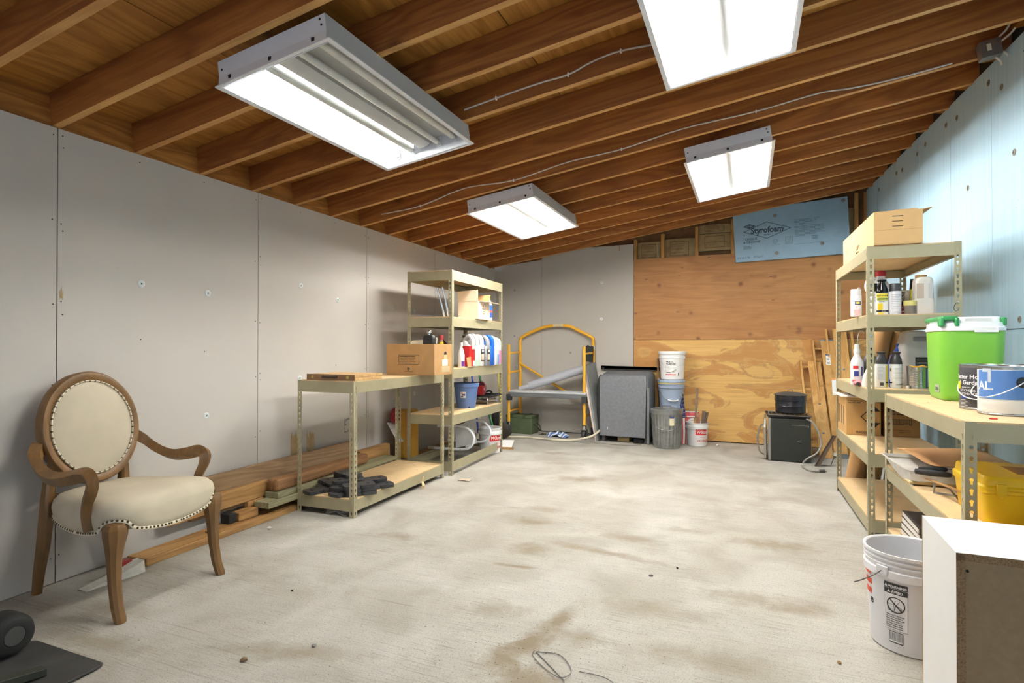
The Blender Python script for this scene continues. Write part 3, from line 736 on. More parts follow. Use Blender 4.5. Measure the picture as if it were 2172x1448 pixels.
plank('dark round-edged timber post lying on the treated boards', -3.035, -2.945, 2.91, 3.94, .1635, .247, wood('weathered_post', (158, 116, 74), (122, 84, 50), 1, 1, .3, .8), -.02, 'timber_post', .022)
plank('wide weathered plank leaning on edge against the grey left wall', -3.115, -3.078, 2.38, 3.92, .10, .345, LUM, -.02)
plank('orange two-by-four on edge in front of the wide weathered plank', -3.072, -3.036, 2.20, 2.94, .128, .235, LUMO, -.03)
plank('short orange block under the orange two-by-four near the armchair', -3.05, -2.975, 2.64, 2.795, .04, .092, LUMO, -.02, 'wood_block')
plank('small yellow block squeezed between the two-by-four and the treated boards', -3.10, -3.03, 2.76, 2.895, .093, .127, LUMO, -.02, 'wood_block')
plank('small black-painted block on the flat floor board by the left wall', -3.06, -2.985, 2.575, 2.632, .04, .098, M((34, 32, 30), .7), -.02, 'wood_block')
plank('orange offcut behind the low shelving, farthest piece of the lumber row', -3.13, -3.06, 3.955, 4.40, .12, .25, LUMO, -.02)
plank('long thin board on the floor behind the tall left shelving', -3.09, -3.05, 4.45, 6.2, .0, .09, LUMO, -.02)
# leaf on the board
bm = bm_new()
for i in range(7):
    a = i*2*PI/7; prism(bm, [(0, 0), (.035*math.cos(a-.25), .02*math.sin(a-.25)), (.05*math.cos(a), .028*math.sin(a)), (.03*math.cos(a+.3), .018*math.sin(a+.3))], 0, .003)
tag(obj('dry_leaf', bm, M((48, 38, 28), .9), None, (-2.955, 2.43, .0385)), 'black dried leaf lying on the floor board behind the armchair', 'leaf')

# ------------------------------------------------------------------ on the low shelving
t = thing('wooden_case', 'thin wooden carrying case lying on top of the low shelving', 'case', (-2.64, 3.24, .9155), math.radians(1))
PINE = wood('case_pine', (222, 184, 128), (196, 152, 96), 0, 1, .25, .5)
box('case_body', PINE, (-.2, .2, -.15, .17, 0, .021), t, bevel=.002); box('case_lid', PINE, (-.2, .2, -.15, .17, .0225, .041), t, bevel=.002)
box('front_board', wood('case_walnut', (150, 112, 74), (120, 86, 54), 0, 1, 0, .5), (-.202, .202, -.153, -.1505, 0, .042), t)
bm = bm_new(); tube(bm, spline([(-.055, -.154, .026), (-.05, -.172, .024), (0, -.176, .023), (.05, -.172, .024), (.055, -.154, .026)], 4), .0075, 8); obj('handle', bm, M((50, 32, 22), .5), t, smooth=True)
for x in (-.15, .145):
    bm = bm_new(); lathe(bm, [(.011, 0), (.011, .003), (.006, .005), (0, .005)], 14, mt=T(x, -.153, .022) @ RX(PI/2)); obj('latch', bm, M((190, 166, 96), .35, .7), t, smooth=True)

c = carton('cardboard_box', 'brown office carton with printed handling label overhanging the low shelving', (-2.525, 4.045, .9155), math.radians(1.5), .445, .30, .25)
FX = lambda x: x-.2225
def outline_rect(parent, mat, x0, x1, z0, z1, y, w=.003, name='printed_frame'):
    bm = bm_new()
    for a in ((x0, x1, z0, z0+w), (x0, x1, z1-w, z1), (x0, x0+w, z0, z1), (x1-w, x1, z0, z1)): bx(bm, a[0], a[1], y-.0006, y, a[2], a[3])
    return obj(name, bm, mat, parent)
outline_rect(c, INK, FX(.115), FX(.305), .085, .163, -.15)
text('Safe Handling Instructions', INK, c, (FX(.122), -.1505, .146), size=.0155, sx=.9, bold=.0004)
for k, s in enumerate(('Lift with legs not back   Maximum load 40 lb', 'Do not stack more than   six boxes high', 'Keep dry and store flat   Store indoors only', 'Close the lid   before you stack')):
    text(s, INK, c, (FX(.122), -.1505, .132-.0125*k), size=.0088, sx=.95)
for k in range(3):                                                  # recycling arrows
    a = 2*PI*k/3+PI/2
    bm = bm_new(); m = T(FX(.207), -.1503, .05) @ RX(PI/2) @ RZ(a)
    prism(bm, [(.0045, -.009), (.0105, -.006), (.0105, .004), (.014, .004), (.0075, .012), (.001, .004), (.0045, .004)], 0, .0005, m); obj('recycling_mark', bm, INK, c)
text('Recycled and recyclable', INK, c, (FX(.207), -.1505, .026), size=.008, align='CENTER')
bm = bm_new(); lathe(bm, [(.024, 0), (.024, .0008), (0, .0008)], 20, mt=T(.2225, .035, .165) @ RY(PI/2)); obj('hand_hole', bm, DARK, c)
box('hand_hole_flap', CARDL, (.2232, .2242, .008, .062, .125, .163), c)
box('white_label', M((236, 230, 210), .7), (.2226, .2236, -.02, .075, .07, .125), c)
box('packing_tape', M((206, 182, 142), .35), (.2226, .2232, -.03, .11, .02, .068), c)
f = tag(obj('file_folder', (lambda b: (prism(b, [(-.11, 0), (.13, 0), (.13, .30), (.05, .297), (.042, .284), (-.095, .276), (-.11, .262)], 0, .012, RX(PI/2)), b)[1])(bm_new()), M((232, 224, 196), .75), None, (-2.53, 4.075, .922), (math.radians(-8), 0, .1)), 'cream file folder sticking up out of the office carton', 'folder')
fl = thing('flask', 'black flask with silver knob cap standing in the office carton', 'flask', (-2.405, 4.0, .922), math.radians(-12))
bm = bm_new(); loft(bm, [[(x, y, z) for x, y in rrect(.115*s, .05*s, .018*s, 4)] for z, s in ((0, 1), (.285, 1), (.305, .95), (.316, .7), (.318, .4))]); obj('flask_body', bm, M((36, 38, 40), .55), fl, smooth=True, angle=50)
bm = bm_new(); lathe(bm, [(.010, 0), (.010, .012), (.019, .014), (.021, .024), (.019, .034), (.012, .040), (0, .041)], 16, cz=.316); obj('cap', bm, CHROME, fl, smooth=True, angle=60)
q = thing('spray_bottle', 'small red-topped bottle at the right end inside the office carton', 'bottle', (-2.338, 4.08, .922))
bm = bm_new(); lathe(bm, [(.016, 0), (.017, .004), (.017, .26), (.012, .275), (.012, .28)], 14); obj('bottle_body', bm, M((170, 120, 112), .4), q, smooth=True)
bm = bm_new(); lathe(bm, [(.016, .278), (.016, .318), (0, .32)], 14); obj('cap', bm, M((178, 50, 50), .5), q, smooth=True)
bm = bm_new(); lathe(bm, [(.0174, .24), (.0174, .262)], 14); obj('yellow_band', bm, M((240, 205, 30), .5), q)

# black machine weights on the bottom shelf
IRON = M((60, 60, 62), .42, .2, var=.2, bump=.15, bs=200)
def weight_mesh():
    bm = bm_new(); L, W = .105, .058; n = 8; out = []
    def arc(cx, sgn): return [(sgn*(L+.016*math.cos(PI*(k/n-.5))-.016*0), W*math.sin(PI*(k/n-.5))*1) for k in range(n+1)]
    right = [(L-.006+.012*math.cos(math.radians(-90+180*k/n)), -W+2*W*k/n) for k in range(n+1)]
    left = [(-x, -y) for x, y in right]
    c = bpy.data.curves.new('w', 'CURVE'); c.dimensions = '2D'; c.fill_mode = 'BOTH'; c.extrude = .0108; c.bevel_depth = .0006
    def sp(pts):
        s = c.splines.new('POLY'); s.points.add(len(pts)-1); s.use_cyclic_u = True
        for qv, (x, y) in zip(s.points, pts): qv.co = (x, y, 0, 1)
    sp(right+[(.006, W), (.005, W-.016), (-.003, W-.016), (-.004, W)]+left+[(-.006, -W), (-.005, -W+.016), (.003, -W+.016), (.004, -W)])
    for sx in (-1, 1): sp([(sx*.062+.0125*math.cos(2*PI*k/14), .0125*math.sin(2*PI*k/14)) for k in range(14)])
    o = bpy.data.objects.new('w', c); COL.objects.link(o); dg = bpy.context.evaluated_depsgraph_get()
    me = bpy.data.meshes.new_from_object(o.evaluated_get(dg)); bpy.data.objects.remove(o); bpy.data.curves.remove(c); bm.free(); me.materials.append(IRON); return me
WM = weight_mesh()
wz = .1235+.0118; st = .0238
wpos = [(-2.79, 3.165, 0, 1.2, 'black iron weight plate lying apart at the wall end of the pile'), (-2.585, 3.185, 0, 1.35, 'bottom black weight plate under the near edge of the pile'),
        (-2.49, 3.225, 0, .85, 'lowest black weight plate of the front stack by the steel post'), (-2.495, 3.225, 1, .92, 'middle black weight plate of the front stack by the steel post'), (-2.50, 3.22, 2, .88, 'top black weight plate of the front stack by the steel post'),
        (-2.655, 3.245, 1, 1.9, 'black weight plate showing its rounded end in the middle of the pile'), (-2.66, 3.31, 2, .75, 'black weight plate lying across the middle of the pile'),
        (-2.80, 3.30, 1, 2.7, 'thin-looking black weight plate edge-on at the back left of the pile'), (-2.735, 3.40, 2, 2.85, 'lower of two black weight plates at the rear of the pile'), (-2.735, 3.395, 3, 2.8, 'uppermost black weight plate at the rear of the pile'),
        (-2.58, 3.47, 1, 1.0, 'black weight plate at the rear right of the pile, nearest the bare board'), (-2.49, 3.43, 0, .95, 'black weight plate at the right-hand end of the pile')]
for x, y, k, a, lb in wpos:
    o = obj('weight_plate', WM, None, None, (x, y, wz+st*k), (0, 0, a)); tag(o, lb, 'weight', 'black iron weight plates')
UNDER = ('back left', 'rear pair', 'rear right', 'middle')
for k, (x, y) in enumerate(((-2.80, 3.30), (-2.735, 3.40), (-2.58, 3.47), (-2.66, 3.30))):  # plates carrying the upper layers
    o = obj('weight_plate', WM, None, None, (x, y+.005, wz), (0, 0, 1.0+.5*k)); tag(o, 'bottom black weight plate on the board under the %s of the pile' % UNDER[k], 'weight', 'black iron weight plates')
    if k in (1,): 
        o = obj('weight_plate', WM, None, None, (x, y+.005, wz+st), (0, 0, 2.2)); tag(o, 'second black weight plate up under the rear pair of the pile', 'weight', 'black iron weight plates')
o = obj('weight_plate', WM, None, None, (-2.655, 3.305, wz+st), (0, 0, .6)); tag(o, 'second black weight plate up under the middle of the pile', 'weight', 'black iron weight plates')

# ------------------------------------------------------------------ tall left shelving, contents
TA = PI/2+.043
# second shelf: cartons, chrome tubes, bottle
c = carton('cardboard_box', 'pale open carton with a raised flap on the second shelf of the left shelving', (-2.545, 5.10, 1.413), math.radians(3), .215, .30, .175, M((226, 204, 176), .85, var=.04))
CP = M((226, 204, 176), .85, var=.04)
flap(c, CP, [(-.1075, -.15, .176), (.1075, -.15, .176), (.11, -.162, .285), (-.11, -.162, .272)])
flap(c, CARD, [(.1, .15, .176), (-.1, .15, .176), (-.1, .19, .262), (.1, .19, .262)])
flap(c, CP, [(.1075, -.14, .176), (.1075, .15, .176), (.185, .22, .170), (.165, -.04, .178)])
text('PRODUCT', INK, c, (.1083, -.05, .095), rot=(PI/2, 0, PI/2), size=.02); text('OF THE', INK, c, (.1083, -.03, .075), rot=(PI/2, 0, PI/2), size=.014); text('EARTH', INK, c, (.1083, -.035, .052), rot=(PI/2, 0, PI/2), size=.018)
bm = bm_new(); tube(bm, [(.1085, .01+.03*math.cos(a), .125+.03*math.sin(a)) for a in [PI*k/12 for k in range(13)]], .0012, 5); obj('printed_arc', bm, INK, c)
b = thing('detergent_bottle', 'white bottle with blue and red wrap behind the pale open carton', 'bottle', (-2.52, 5.40, 1.413))
bm = bm_new(); lathe(bm, [(.036, 0), (.04, .006), (.04, .15), (.034, .18), (.016, .205), (.016, .22), (0, .22)], 18, sx=.8); obj('bottle_body', bm, M((225, 228, 232), .4), b, smooth=True)
bm = bm_new(); lathe(bm, [(.0405, .035), (.0405, .165)], 18, sx=.8); obj('wrap_label', bm, M((50, 92, 190), .4, var=.5, vs=40), b, smooth=True)
bm = bm_new(); lathe(bm, [(.041, .085), (.041, .108)], 18, sx=.8); obj('red_band', bm, M((220, 80, 60), .4), b, smooth=True)
for k, (x, y) in enumerate(((-2.60, 4.60), (-2.565, 4.615))):
    bm = bm_new(); cyl(bm, (0, 0, 0), (-.05+.012*k, -.055, .275+.004*k), .0105, 12)
    tag(obj('chrome_tube', bm, CHROME, None, (x, y, 1.4145), smooth=True), ('left' if k == 0 else 'right')+'-hand of two chrome tubes leaning on the second shelf behind the steel post', 'tube', 'chrome tubes on the left shelving')
# third shelf: row of jugs
S3 = .9485
MW = M((228, 230, 228), .4, var=.03); MT = M((206, 212, 208), .35, var=.05)
specs = [(-2.50, 4.865, .11, .12, .305, M((190, 186, 182), .3), M((60, 60, 60), .4), (.66, M((186, 30, 34), .35)), 'jug of red liquid at the near end of the jug row on the left shelving'),
 (-2.545, 4.985, .105, .19, .315, MT, WHITE, (.2, M((176, 206, 180), .4)), 'translucent white jug with a little pale green liquid on the left shelving'),
 (-2.545, 5.095, .10, .19, .312, MW, WHITE, None, 'plain white jug between the pale green and the silver one'),
 (-2.54, 5.215, .105, .20, .305, M((168, 168, 172), .35, .3), M((40, 40, 42), .4), None, 'silver-grey oil jug with a torn label in the jug row'),
 (-2.545, 5.335, .105, .20, .312, M((36, 104, 206), .35), M((24, 70, 160), .4), None, 'bright blue plastic jug in the jug row'),
 (-2.55, 5.44, .085, .19, .305, M((236, 236, 238), .35), WHITE, None, 'glossy white jug just right of the bright blue one'),
 (-2.56, 5.525, .075, .18, .265, MT, WHITE, (.42, M((120, 164, 206), .35)), 'clear jug holding pale blue liquid in the jug row'),
 (-2.57, 5.607, .075, .18, .29, MT, WHITE, (.52, M((206, 128, 172), .35)), 'clear jug holding pink liquid at the far end of the jug row')]
for x, y, w_, d_, h_, m_, cp, lq, lb in specs:
    j = jug(lb, (x, y, S3), math.radians(3), w_, d_, h_, m_, cp, lq, group='jugs on the left shelving')
    if 'silver' in lb:
        box('dark_label', M((50, 46, 44), .5), (d_/2, d_/2+.001, -.04, .04, .05, .17), j); box('torn_label', M((214, 190, 168), .7), (d_/2+.001, d_/2+.0018, -.035, .03, .06, .12), j); box('white_tear', WHITE, (d_/2+.001, d_/2+.0018, -.02, .025, .14, .165), j)
    if 'red liquid' in lb: box('white_label', WHITE, (d_/2+.001, d_/2+.002, -.01, .045, .012, .06), j)
b = thing('cleaner_bottle', 'small white bottle with purple and red label at the near post of the jug shelf', 'bottle', (-2.482, 4.70, S3))
bm = bm_new(); lathe(bm, [(.03, 0), (.033, .005), (.033, .12), (.024, .16), (.013, .185), (.013, .2)], 18); obj('bottle_body', bm, MW, b, smooth=True)
bm = bm_new(); lathe(bm, [(.016, .2), (.016, .235), (0, .236)], 14); obj('cap', bm, M((214, 204, 206), .4), b, smooth=True)
patch('label', M((96, 50, 130), .5), b, .0332, .6, 1.6, .012, .06); patch('red_label', M((190, 60, 70), .5), b, .0332, 1.6, 2.6, .012, .06)
tag(obj('cardboard_flap', (lambda bb: (loft(bb, [[(0, -.02, 0), (.02, .02, 0), (.022, .02, 0), (.002, -.02, 0)], [(-.01, -.028, .09), (.012, .02, .1), (.014, .02, .1), (-.008, -.028, .09)]]), bb)[1])(bm_new()), CARD, None, (-2.455, 4.80, S3)), 'scrap of brown cardboard stuck between post and red jug', 'cardboard')
b = tag(obj('dark_sheet', (lambda bb: (prism(bb, [(0, 0), (.16, 0), (.16, .2), (.02, .3)], 0, .02, RX(PI/2)), bb)[1])(bm_new()), M((70, 64, 58), .8), None, (-2.80, 4.93, S3+.002), (math.radians(-12), 0, 1.6)), 'dark grey scrap board standing at the back of the jug shelf', 'board')
# fourth shelf
S4 = .5345
b = thing('flower_pot', 'blue plastic flower pot on the lower shelf of the left shelving', 'flower pot', (-2.605, 5.04, S4), -.5)
POT = M((96, 124, 176), .45, var=.06)
bm = bm_new(); lathe(bm, [(0, .006), (.082, .006), (.088, 0), (.094, .01), (.118, .205), (.122, .208), (.128, .212), (.130, .245), (.126, .248), (.122, .245), (.114, .20), (.092, .014), (0, .014)], 40); obj('pot_body', bm, POT, b, smooth=True, angle=35)
patch('price_label', M((226, 220, 214), .6), b, .1085, .45, .95, .105, .165, R1=.1145)
patch('label_print', M((50, 56, 100), .6), b, .1098, .5, .72, .112, .124, R1=.111); patch('label_print', M((72, 84, 130), .6), b, .1122, .62, .9, .128, .146, R1=.114); patch('label_print', M((200, 120, 110), .6), b, .1135, .5, .68, .148, .158, R1=.1145)
for a in (1.3, 2.6):
    bm = bm_new(); lathe(bm, [(.016, 0), (.016, .003), (0, .003)], 3, mt=T(.0925*math.sin(a), -.0925*math.cos(a), .012) @ RZ(a) @ RX(PI/2) @ RZ(PI/2)); obj('drain_notch', bm, M((40, 52, 84), .8), b)
g = thing('tabletop_grill', 'small grill with dark wire top on chrome legs beside the blue flower pot', 'grill', (-2.625, 5.47, S4), math.radians(2))
bm = bm_new()
for x in (-.12, .12): tube(bm, spline([(x, -.15, .005), (x, -.155, .06), (x, -.1, .075), (x, .1, .075), (x, .155, .06), (x, .15, .005)], 4), .005, 6)
for y in (-.15, .15): cyl(bm, (-.12, y, .006), (.12, y, .006), .004, 6)
obj('chrome_legs', bm, CHROME, g, smooth=True)
bm = bm_new(); bx(bm, -.11, .11, -.13, .10, .035, .06); obj('burner_tray', bm, CHROME, g, bevel=.008)
bm = bm_new()
for k in range(13): y = -.18+.03*k; cyl(bm, (-.14, y, .087), (.14, y, .087), .003, 5)
for x in (-.14, 0, .14): cyl(bm, (x, -.18, .085), (x, .18, .085), .004, 5)
tube(bm, [(-.145, -.185, .09), (.145, -.185, .09), (.145, .185, .09), (-.145, .185, .09), (-.145, -.185, .09)], .006, 6); obj('wire_top', bm, M((40, 40, 42), .5, .4), g)
bm = bm_new(); tube(bm, spline([(.05, .13, .095), (.0, .19, .12), (-.08, .17, .1)], 4), .012, 6); obj('strap', bm, BLACK, g, smooth=True)
s = thing('circular_saw', 'red power tool with round blade guard resting on the small grill', 'power tool', (-2.64, 5.42, .628), math.radians(15))
bm = bm_new(); bx(bm, -.055, .055, -.06, .04, 0, .10); obj('motor_housing', bm, M((150, 28, 34), .4), s, bevel=.012)
bm = bm_new(); lathe(bm, [(0, 0), (.062, 0), (.066, .008), (.066, .03), (.058, .036), (0, .036)], 28, mt=T(0, .045, .068) @ RX(-PI/2)); obj('blade_guard', bm, M((165, 130, 130), .4, .3), s, smooth=True)
box('nameplate', M((220, 214, 210), .6), (.0552, .0562, -.045, -.01, .055, .08), s); box('vent_slot', BLACK, (.0552, .0562, -.045, -.012, .03, .048), s)
bm = bm_new(); tube(bm, spline([(-.03, -.04, .098), (-.01, -.03, .13), (.03, .0, .135), (.045, .02, .1)], 4), .012, 8); obj('handle', bm, M((120, 24, 28), .4), s, smooth=True)
# bottom bay: yellow-brown box, white hoop frame, ice-cream bucket
c = carton('cardboard_box', 'yellow-brown carton standing on the floor behind the tall left shelving', (-3.035, 4.64, .0), math.radians(38), .195, .195, .44, M((190, 140, 44), .75, var=.12), open_top=False)
c.location.z = .095; 
box('support_block', LUM, (-.08, .08, -.08, .08, -.094, -.001), c); box('packing_tape', M((170, 120, 40), .4), (-.03, .03, -.0985, -.0975, 0, .44), c)
FRM = M((232, 234, 238), .3, var=.03)
h = thing('tubular_frame', 'white tubular hoop frame with grey plastic side panel under the left shelving', 'frame', (-2.69, 5.13, .118), math.radians(4))
def hoop(y, o=0): return spline([(-.24, y, .012), (-.1, y, .012), (.06, y, .012), (.15, y, .035), (.19, y, .1), (.185, y, .16), (.12, y, .222), (.02, y, .24), (-.1, y, .238), (-.2, y, .23)], 5)
for y in (-.17, .285):
    bm = bm_new(); tube(bm, hoop(y), .0125, 10); hp = obj('hoop', bm, FRM, h, smooth=True)
    for x in (-.14, -.04, .05):
        bm = bm_new(); cyl(bm, (x, y-.0135, .012), (x, y-.012, .012), .0045, 8); obj('bolt_hole', bm, BLACK, hp)
    bm = bm_new(); cyl(bm, (-.30, y, .012), (-.235, y, .012), .015, 10); obj('rubber_foot', bm, M((206, 196, 178), .7), hp, smooth=True)
bm = bm_new(); poly = [(-.0, .02)]+[(p.x, p.z) for p in hoop(0)[18:42]]+[(-.0, .235)]
prism(bm, [(x, z) for x, z in poly], .165, .172, RX(PI/2)); obj('end_panel', bm, M((200, 202, 204), .5), h)
bm = bm_new(); loft(bm, [[(.02, -.165, .245), (.02, .14, .262), (.026, .14, .262), (.026, -.165, .245)], [(.10, -.165, .03), (.10, .14, .03), (.106, .14, .03), (.106, -.165, .03)]]); obj('side_panel', bm, M((190, 192, 192), .5), h)
bm = bm_new(); bx(bm, -.14, .022, -.165, .14, .242, .25); obj('top_panel', bm, M((120, 112, 104), .7), h)
def icecream(label, loc, rot, word, a0=0):
    b = bucket(label, loc, M((226, 226, 224), .4, var=.04), .108, .121, .27, rot=rot, ribs=1, name='icecream_bucket')
    patch('red_label', M((204, 36, 40), .45), b, .1155, a0-.52, a0+.62, .135, .195, R1=.118)
    text(word, M((240, 240, 236), .5), b, (0, 0, .15), size=.052, R=.1182, a0=a0-.47, shear=.25, bold=.0006, sx=.95)
    text('ICE CREAM', M((200, 60, 56), .5), b, (0, 0, .055), size=.036, R=.1125, a0=a0-.4, bold=.0005, sx=.8)
    text('VANILLA', M((190, 150, 120), .5), b, (0, 0, .105), size=.016, R=.1145, a0=a0-.1)
    return b
b = icecream('white ice cream bucket with red name label on the floor under the left shelving', (-2.585, 5.56, 0), PI/2-.35, 'Wilcoxson\'s', -.28)
b.location.z = .002
# ------------------------------------------------------------------ long-handled tools behind the tall left shelving
def handled(name, label, cat, p, q, r, mat, group='long-handled tools behind the left shelving'):
    """pole from p (floor) to q (top), parts are in world coordinates under an Empty at p"""
    t = thing(name, label, cat, p, group=group); bm = bm_new(); cyl(bm, (0, 0, 0), Vector(q)-Vector(p), r, 12); obj('shaft', bm, mat, t, smooth=True); return t
t = handled('garden_shovel', 'shovel with black D-grip and yellow shaft in the corner behind the left shelving', 'shovel', (-2.80, 6.35, .12), (-2.86, 6.40, .98), .016, M((210, 190, 80), .5))
bm = bm_new(); k = Vector((-.06, .05, .86)); tube(bm, [k+Vector(v) for v in ((0, 0, -.04), (0, 0, .03))], .02, 10)
tube(bm, spline([k+Vector(v) for v in ((0, 0, .02), (-.05, .02, .06), (-.055, .022, .12), (-.05, .02, .135), (.05, -.02, .135), (.055, -.022, .12), (.05, -.02, .06), (0, 0, .02))], 4), .011, 8); obj('d_grip', bm, BLACK, t, smooth=True)
bm = bm_new(); secs = []
for z, w_ in ((.10, .03), (.06, .10), (0, .12), (-.06, .11), (-.118, .02)): secs.append([(x*w_, .03-.05*(1-x*x)*.5+.006*dy, z) for x, dy in ((-1, 0), (-.5, 0), (0, 0), (.5, 0), (1, 0), (1, 1), (.5, 1), (0, 1), (-.5, 1), (-1, 1))])
loft(bm, secs); obj('blade', bm, M((58, 54, 48), .6, .5), t, smooth=True)
t = handled('push_broom', 'green-shafted broom leaning behind the left shelving', 'broom', (-2.72, 6.02, .055), (-3.13, 6.30, .98), .013, M((40, 122, 70), .4))
bm = bm_new(); bx(bm, -.05, .05, -.12, .12, -.03, .0); obj('broom_head', bm, M((40, 110, 66), .5), t, bevel=.006)
bm = bm_new(); bx(bm, -.04, .04, -.115, .115, -.054, -.03); obj('bristles', bm, M((70, 66, 56), .9), t)
t = handled('mop', 'blue-shafted mop leaning against the left wall behind the shelving', 'mop', (-2.95, 6.05, .03), (-3.155, 6.2, 1.02), .012, M((44, 74, 168), .4))
bm = bm_new(); lathe(bm, [(.1, -.028), (.09, 0), (.05, .05), (.015, .09), (0, .09)], 14); obj('mop_head', bm, M((190, 186, 172), .95, bump=.5), t, smooth=True)
t = handled('yellow_pole', 'long yellow pole leaning at the far post of the left shelving', 'pole', (-2.655, 6.02, .05), (-2.90, 6.52, .90), .012, M((214, 196, 70), .45))
bm = bm_new(); bx(bm, -.09, .09, -.03, .03, -.049, -.005); obj('pole_foot', bm, M((90, 76, 50), .7), t, bevel=.006)
t = thing('dust_pan', 'white plastic dust pan on a wooden strip at the far foot of the left shelving', 'dust pan', (-2.60, 5.90, 0), .2)
bm = bm_new(); loft(bm, [[(-.14, -.1, .02), (.14, -.1, .02), (.14, -.1, .024), (-.14, -.1, .024)], [(-.13, .1, .06), (.13, .1, .06), (.13, .1, .066), (-.13, .1, .066)]]); obj('pan', bm, WHITE, t)
bm = bm_new(); bx(bm, -.16, .16, -.13, -.09, 0, .02); obj('wooden_strip', bm, LUMO, t)
t = thing('rubber_tire', 'black tyre standing in the corner behind the yellow scaffold post', 'tire', (-2.99, 6.62, 0), .5)
bm = bm_new(); secs = []
for i in range(33):
    a = 2*PI*i/32; secs.append([(math.cos(b)*.045, (.13+.04*math.sin(b))*math.cos(a), .172+(.13+.04*math.sin(b))*math.sin(a)) for b in [2*PI*k/12 for k in range(12)]])
loft(bm, secs, caps=False); obj('tread', bm, M((40, 38, 36), .85), t, smooth=True)
bm = bm_new(); lathe(bm, [(0, -.03), (.1, -.03), (.1, .03), (0, .03)], 24, mt=T(0, 0, .172) @ RY(PI/2)); obj('rim', bm, M((76, 70, 60), .6, .4), t)

# ------------------------------------------------------------------ yellow baker scaffold
YEL = M((240, 178, 48), .38, var=.06, vs=20); GRY = M((104, 106, 108), .5)
s = thing('scaffold', 'yellow tubular scaffold frame with arched rail in front of the grey back wall', 'scaffold', (-2.86, 6.76, 0))
def P2(bm, *pts, r=.0165): tube(bm, pts, r, 10)
XL, XR, YF, YB = -.012, .995, 0, .36
for x, nm in ((XL, 'left'), (XR, 'right')):
    zt = 1.17 if nm == 'left' else 1.145
    bm = bm_new(); P2(bm, (x, YF, .14), (x, YF, zt), r=.018); obj('upright', bm, YEL, s, smooth=True)
    for z in (1.055, .805, .30) if nm == 'left' else (1.05, .80, .28):
        bm = bm_new(); P2(bm, (x, YF, z), (x+.015, YB, z+.01), r=.0125); obj('rung', bm, YEL, s, smooth=True)
    bm = bm_new(); lathe(bm, [(.026, .125), (.026, .17), (.020, .175)], 14, cx=x, cy=YF); cb = obj('caster', bm, CHROME, s, smooth=True)
    bm = bm_new(); bx(bm, x-.034, x-.028, -.03, .03, .04, .12); bx(bm, x+.028, x+.034, -.03, .03, .04, .12); bx(bm, x-.034, x+.034, -.03, .03, .115, .125); obj('caster_fork', bm, M((120, 120, 120), .4, .6), cb)
    bm = bm_new(); lathe(bm, [(.03, -.018), (.056, -.018), (.056, .018), (.03, .018)], 20, mt=T(x, .012, .056) @ RY(PI/2)); obj('caster_wheel', bm, M((52, 50, 48), .6), cb, smooth=True)
arch = [(XL+.015, YB, .10), (XL+.015, YB, .6), (XL+.015, YB, 1.19), (XL+.018, YB, 1.235), (XL+.05, YB, 1.275), (XL+.2, YB, 1.345), (.35, YB, 1.40), (.52, YB, 1.418), (.70, YB, 1.405), (XR-.19, YB, 1.355), (XR-.04, YB, 1.285), (XR+.012, YB, 1.245), (XR+.018, YB, 1.19), (XR+.018, YB, .6), (XR+.018, YB, .10)]
bm = bm_new(); tube(bm, spline(arch, 4), .021, 12); ar = obj('arched_rail', bm, YEL, s, smooth=True)
bm = bm_new(); tube(bm, spline(arch, 4)[27:31], .0218, 12); obj('decal', bm, M((220, 205, 170), .5), ar); bm = bm_new(); cyl(bm, (XR+.018, YB, 1.10), (XR+.018, YB, 1.15), .0218, 12); obj('decal', bm, M((222, 214, 196), .5), ar)
for x in (XL+.015, XR+.018):
    bm = bm_new(); cyl(bm, (x, YB, .0), (x, YB, .10), .03, 12); obj('rubber_foot', bm, BLACK, ar, smooth=True)
bm = bm_new(); P2(bm, (XL+.015, YB-.02, .92), (.75, YB-.03, .50), r=.015); obj('diagonal_brace', bm, YEL, s, smooth=True)
bm = bm_new(); P2(bm, (.75, YB-.03, .50), (XR+.018, YB-.02, .42), r=.015); obj('diagonal_brace', bm, YEL, s, smooth=True)
bm = bm_new(); bx(bm, .0, 1.02, -.03, .22, .552, .575); obj('platform_top', bm, M((196, 198, 200), .5), s, bevel=.004)
bm = bm_new(); bx(bm, -.01, 1.03, -.035, -.005, .497, .551); bx(bm, -.01, 1.03, .20, .23, .497, .551); obj('platform_rail', bm, GRY, s, bevel=.004)
for x in (.0, 1.0): 
    bm = bm_new(); bx(bm, x-.03, x+.03, -.05, .02, .45, .53); obj('platform_clamp', bm, M((70, 70, 72), .5, .4), s, bevel=.005)
t = thing('plastic_pipe', 'grey plastic drain pipe lying slantwise across the scaffold platform', 'pipe', (-2.64, 6.90, .63))
PVC = M((178, 180, 188), .4, var=.03); d = Vector((.74, .05, .235))
bm = bm_new(); cyl(bm, (0, 0, 0), d, .055, 28); obj('pipe', bm, PVC, t, smooth=True, angle=40); bm = bm_new(); cyl(bm, -d.normalized()*.14, d.normalized()*.02, .03, 20); obj('inner_pipe', bm, M((196, 198, 204), .4), t, smooth=True, angle=40)
bm = bm_new(); bx(bm, -.003, .003, 0, .001, 0, .001); 
bm.free()
tag(obj('black_folder', (lambda b: (prism(b, [(-.045, 0), (.045, -.01), (.05, .19), (.03, .205), (.01, .19), (-.02, .21), (-.05, .2)], 0, .03, RX(PI/2)), b)[1])(bm_new()), M((46, 46, 44), .85), None, (-1.885, 7.11, .95), (0, 0, 0)), 'ragged black fabric hanging on the right post of the scaffold', 'fabric')
b = thing('ammo_box', 'dark green metal ammunition box on the floor behind the scaffold', 'box', (-2.78, 7.0, 0), math.radians(-4))
AM = M((88, 100, 70), .55, .2, var=.12)
